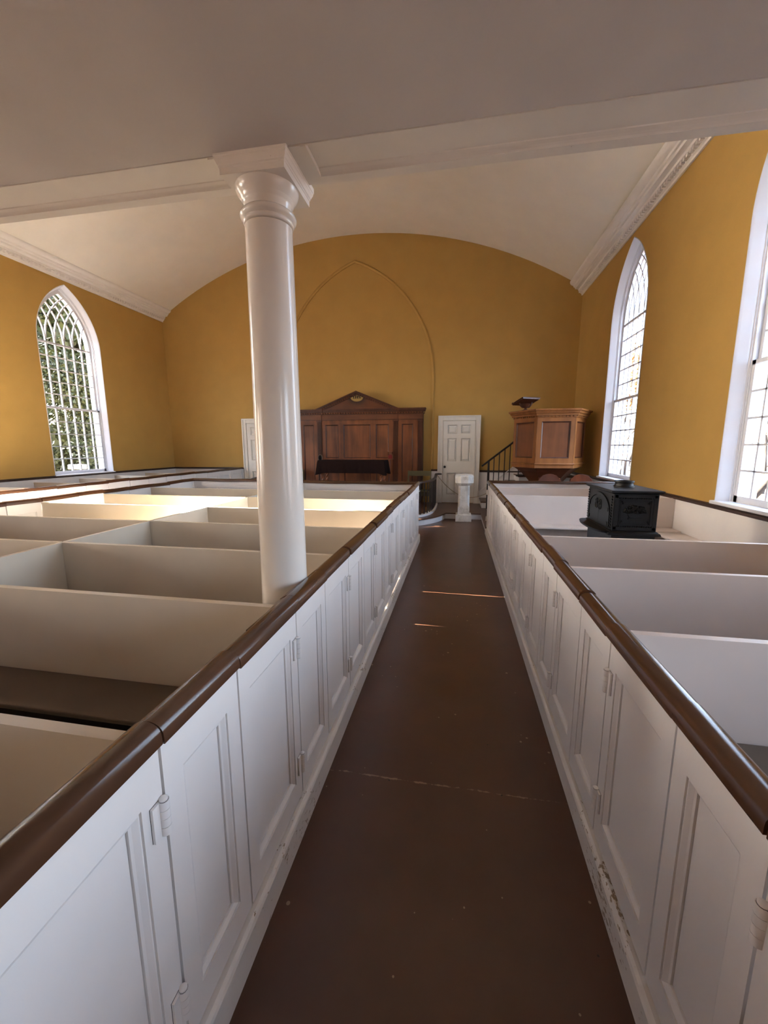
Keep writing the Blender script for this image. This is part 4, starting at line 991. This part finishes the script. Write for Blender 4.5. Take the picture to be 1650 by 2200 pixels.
mb = MB(); mb.tube([(.565, 9.63, 1.128), (.72, 9.63, 1.255), (1.26, 9.63, 1.69)], .022, 10); build(mb, 'handrail', 'balu', ss, smooth=50)
mb = MB(); mb.loft([[(.718 + a * r, 9.63 + b * r, z) for a, b in ((-1, -1), (1, -1), (1, 1), (-1, 1))] for r, z in ((.026, PLAT), (.026, .85), (.020, 1.245))], 0, True, True); build(mb, 'newel_post', 'balu', ss)
for k in range(1, 5):
    x = .718 + k * .117; zt = 1.255 + (x - .72) * .805; mb = MB(); mb.box(x - .010, x + .010, 9.62, 9.64, PLAT if x < .6 else PLAT + .1, zt - .01); build(mb, 'baluster', 'balu', ss)
mb = MB(); mb.box(1.335, 2.0, 9.615, 9.645, .905, .935); build(mb, 'landing_rail', 'balu', ss)
for x in (1.385, 1.50, 1.62): 
    mb = MB(); mb.box(x - .010, x + .010, 9.62, 9.64, .93, 1.55); build(mb, 'landing_baluster', 'balu', ss)

# ------------------------------------------------------------------ two chairs before the pulpit
def chair(cx_, cy_, lbl):
    o = empty('chair', (cx_, cy_, PLAT)); tag(o, lbl, 'chair', 'chairs below the pulpit')
    zs = PLAT + .45
    mb = MB(); mb.loft([[(cx_ - .2, cy_ - .2, z), (cx_ + .2, cy_ - .2, z), (cx_ + .22, cy_ + .2, z), (cx_ - .22, cy_ + .2, z)] for z in (zs - .04, zs)], 0, True, True); build(mb, 'seat', 'chair', o, bevel=.01)
    for sx_ in (-1, 1):
        mb = MB(); mb.tube([(cx_ + sx_ * .19, cy_ + .18, PLAT), (cx_ + sx_ * .19, cy_ + .18, zs - .03)], [.014, .022], 8); build(mb, 'leg', 'chair', o, smooth=50)
        mb = MB(); mb.tube([(cx_ + sx_ * .18, cy_ - .20, PLAT), (cx_ + sx_ * .18, cy_ - .18, zs), (cx_ + sx_ * .175, cy_ - .235, zs + .42)], .018, 8); build(mb, 'back_post', 'chair', o, smooth=50)
    # yoke shaped top rail
    prof = [(u, z + .035) for u, z in [(-.205, .885), (-.195, .93), (-.165, .975), (-.13, 1.005), (-.125, 1.022), (-.105, 1.024), (-.06, 1.042), (0, 1.048), (.06, 1.042), (.105, 1.024), (.125, 1.022), (.13, 1.005), (.165, .975), (.195, .93), (.205, .885), (0, .86)]]
    mb = MB(); f0 = lambda d: (lambda u, z: (cx_ + u, cy_ - .235 + d - .25 * u * u * 2, z))
    mb.prism(prof, f0(-.014), f0(.014)); build(mb, 'top_rail', 'chair', o, bevel=.005)
    mb = MB(); mb.prism([(-.05, zs), (.05, zs), (.065, zs + .2), (.05, .90), (-.05, .90), (-.065, zs + .2)], lambda u, z: (cx_ + u, cy_ - .2 - .03 * (z - zs) / .4, z), lambda u, z: (cx_ + u, cy_ - .188 - .03 * (z - zs) / .4, z)); build(mb, 'splat', 'chair', o)
chair(1.685, 8.09, 'red mahogany chair with a curved back below the pulpit pedestal')
chair(2.235, 8.09, 'red mahogany chair with a curved back between the pulpit and the right wall')

# ------------------------------------------------------------------ outdoors
mb = MB(); mb.box(-90, 90, -60, 120, -.6, -.42)
struct(build(mb, 'ground', 'ground'), 'leaf strewn churchyard ground')
def blob_leaves(mb, c, r, n, size, rnd, squash=1.0, shell=.55):
    for _ in range(n):
        d = Vector((rnd.gauss(0, 1), rnd.gauss(0, 1), rnd.gauss(0, 1))).normalized(); q = shell + (1 - shell) * rnd.random()
        p = Vector((c[0] + d.x * r * q, c[1] + d.y * r * q, c[2] + d.z * r * q * squash))
        a = Vector((rnd.uniform(-1, 1), rnd.uniform(-1, 1), rnd.uniform(-1, 1))).normalized(); b = a.orthogonal().normalized(); s = size * rnd.uniform(.6, 1.3)
        mb.add([p - a * s, p + b * s * .5, p + a * s, p - b * s * .5], [(0, 1, 2, 3)])
def evergreen(x, y, h, w, label, n=9000, seed=1, leaf_size=.13):
    rnd = random.Random(seed); o = empty('evergreen_tree', (x, y, -.42)); tag(o, label, 'tree', 'evergreens outside the left wall')
    mb = MB(); mb.tube([(x, y, -.45), (x, y, h * .9)], [.14, .03], 10); build(mb, 'trunk', 'bark', o, smooth=60)
    mb = MB()
    for k in range(34):
        t = k / 33; z = .1 + t * h; rr = w * (1 - t * .75) * rnd.uniform(.6, 1.0); an = rnd.uniform(0, 2 * pi)
        blob_leaves(mb, (x + rr * .55 * cos(an), y + rr * .55 * sin(an), z), rr * .62, n // 34, leaf_size, rnd, .8, .2)
    for k in range(14):
        t = k / 13; z = .1 + t * h; rr = w * (1 - t * .75); blob_leaves(mb, (x, y, z), rr * .62, 160, .24, rnd, 1.0, .1)
    build(mb, 'foliage', 'evergreen', o)
evergreen(-13.2, 12.2, 10, 2.6, 'dark evergreen filling the gothic window on the left wall', 60000, 1, .06)
evergreen(-19.5, 15.6, 11, 3.0, 'tall evergreen behind the one that fills the left window', 34000, 2, .09)
evergreen(-14.2, 7.5, 11.5, 2.3, 'evergreen added to shade the left window from the sun', 14000, 3)  # added as a sun block so the altar end stays dim
evergreen(-19.0, 0.9, 11.0, 2.3, 'unseen evergreen added to block the sun from the low window under the gallery', 7000, 4)  # added out of view to keep direct sun off the near pews
evergreen(-15.5, 19.5, 12, 3.4, 'broad evergreen farthest from the church on the shaded side', 9000, 5)
mn = empty('stone_tomb', (-14.6, 13.0, -.42)); tag(mn, 'pale layered stone tomb seen low through the left window', 'tomb')
tx_, ty_ = -11.55, 10.55
mn.location = (tx_, ty_, -.42); WO[mn.name] = Vector(mn.location)
for k in range(8):
    mb = MB(); h0 = -.42 + k * .19; g = .20 - .008 * k + (.03 if k % 2 else 0); mb.box(tx_ - g, tx_ + g, ty_ - g, ty_ + g, h0, h0 + .15); build(mb, 'stone_course', 'stone', mn, bevel=.02)
def bare_tree(x, y, h, label, seed, leaves=900, rad=.16):
    rnd = random.Random(seed); o = empty('autumn_tree', (x, y, -.42)); tag(o, label, 'tree', 'autumn trees outside the right wall')
    mb = MB(); tips = []
    def grow_(p, d, l, r, lev):
        pts = [p]; q = p.copy(); dd = d.copy()
        for k in range(4):
            dd = (dd + Vector((rnd.uniform(-.22, .22), rnd.uniform(-.22, .22), rnd.uniform(-.06, .18)))).normalized(); q = q + dd * l / 4; pts.append(q.copy())
        mb.tube(pts, [r, r * .9, r * .8, r * .7, r * .55], 6 if lev else 9); tips.append((q, l))
        if lev < 4:
            for k in range(3 if lev < 2 else 2):
                an = rnd.uniform(0, 2 * pi); e_ = (dd + Vector((cos(an), sin(an), rnd.uniform(-.1, .5))) * rnd.uniform(.6, 1.0)).normalized()
                grow_(pts[rnd.choice((2, 3, 4))], e_, l * rnd.uniform(.6, .8), r * .55, lev + 1)
    grow_(Vector((x, y, -.45)), Vector((0, 0, 1)), h * .36, rad, 0)
    build(mb, 'trunk_and_branches', 'bark', o, smooth=60)
    mb = MB(); tt = tips[1:]
    for p, l in tt: blob_leaves(mb, p, .55, max(1, leaves // len(tt)), .085, rnd, 1.0, .1)
    build(mb, 'leaves', 'autumn', o)
for k, (x, y, h, lv, lb) in enumerate(((7.0, 19.2, 8, 5200, 'yellow leaved autumn tree outside the window by the pulpit'), (10.0, 27.5, 10, 6000, 'autumn tree standing behind the yellow one by the pulpit window'), (7.3, 12.0, 6, 700, 'thin branched autumn tree outside the window by the stove'), (12.6, 19.4, 8, 2600, 'rusty autumn tree behind the thin branched one'), (12.5, 35.5, 11, 6000, 'farthest autumn tree beyond the stone wall'), (15.5, 25.5, 9, 3600, 'autumn tree just in front of the stone wall'))):
    bare_tree(x, y, h, lb, 20 + k, lv)
sw = empty('stone_wall', (20, 26, -.42)); tag(sw, 'low grey churchyard wall of stacked stones beyond the autumn trees', 'stone wall')
rnd = random.Random(5); s0 = None
for k in range(26):
    for r in range(3):
        mb = MB(); x_ = 12.5 + k * .62 + (r % 2) * .3; y_ = 38 - k * .95; 
        mb.box(x_ - .42, x_ + .42, y_ - .5, y_ + .5, -.42 + r * .38, -.06 + r * .38); build(mb, 'stone', 'stone', sw, bevel=.05)
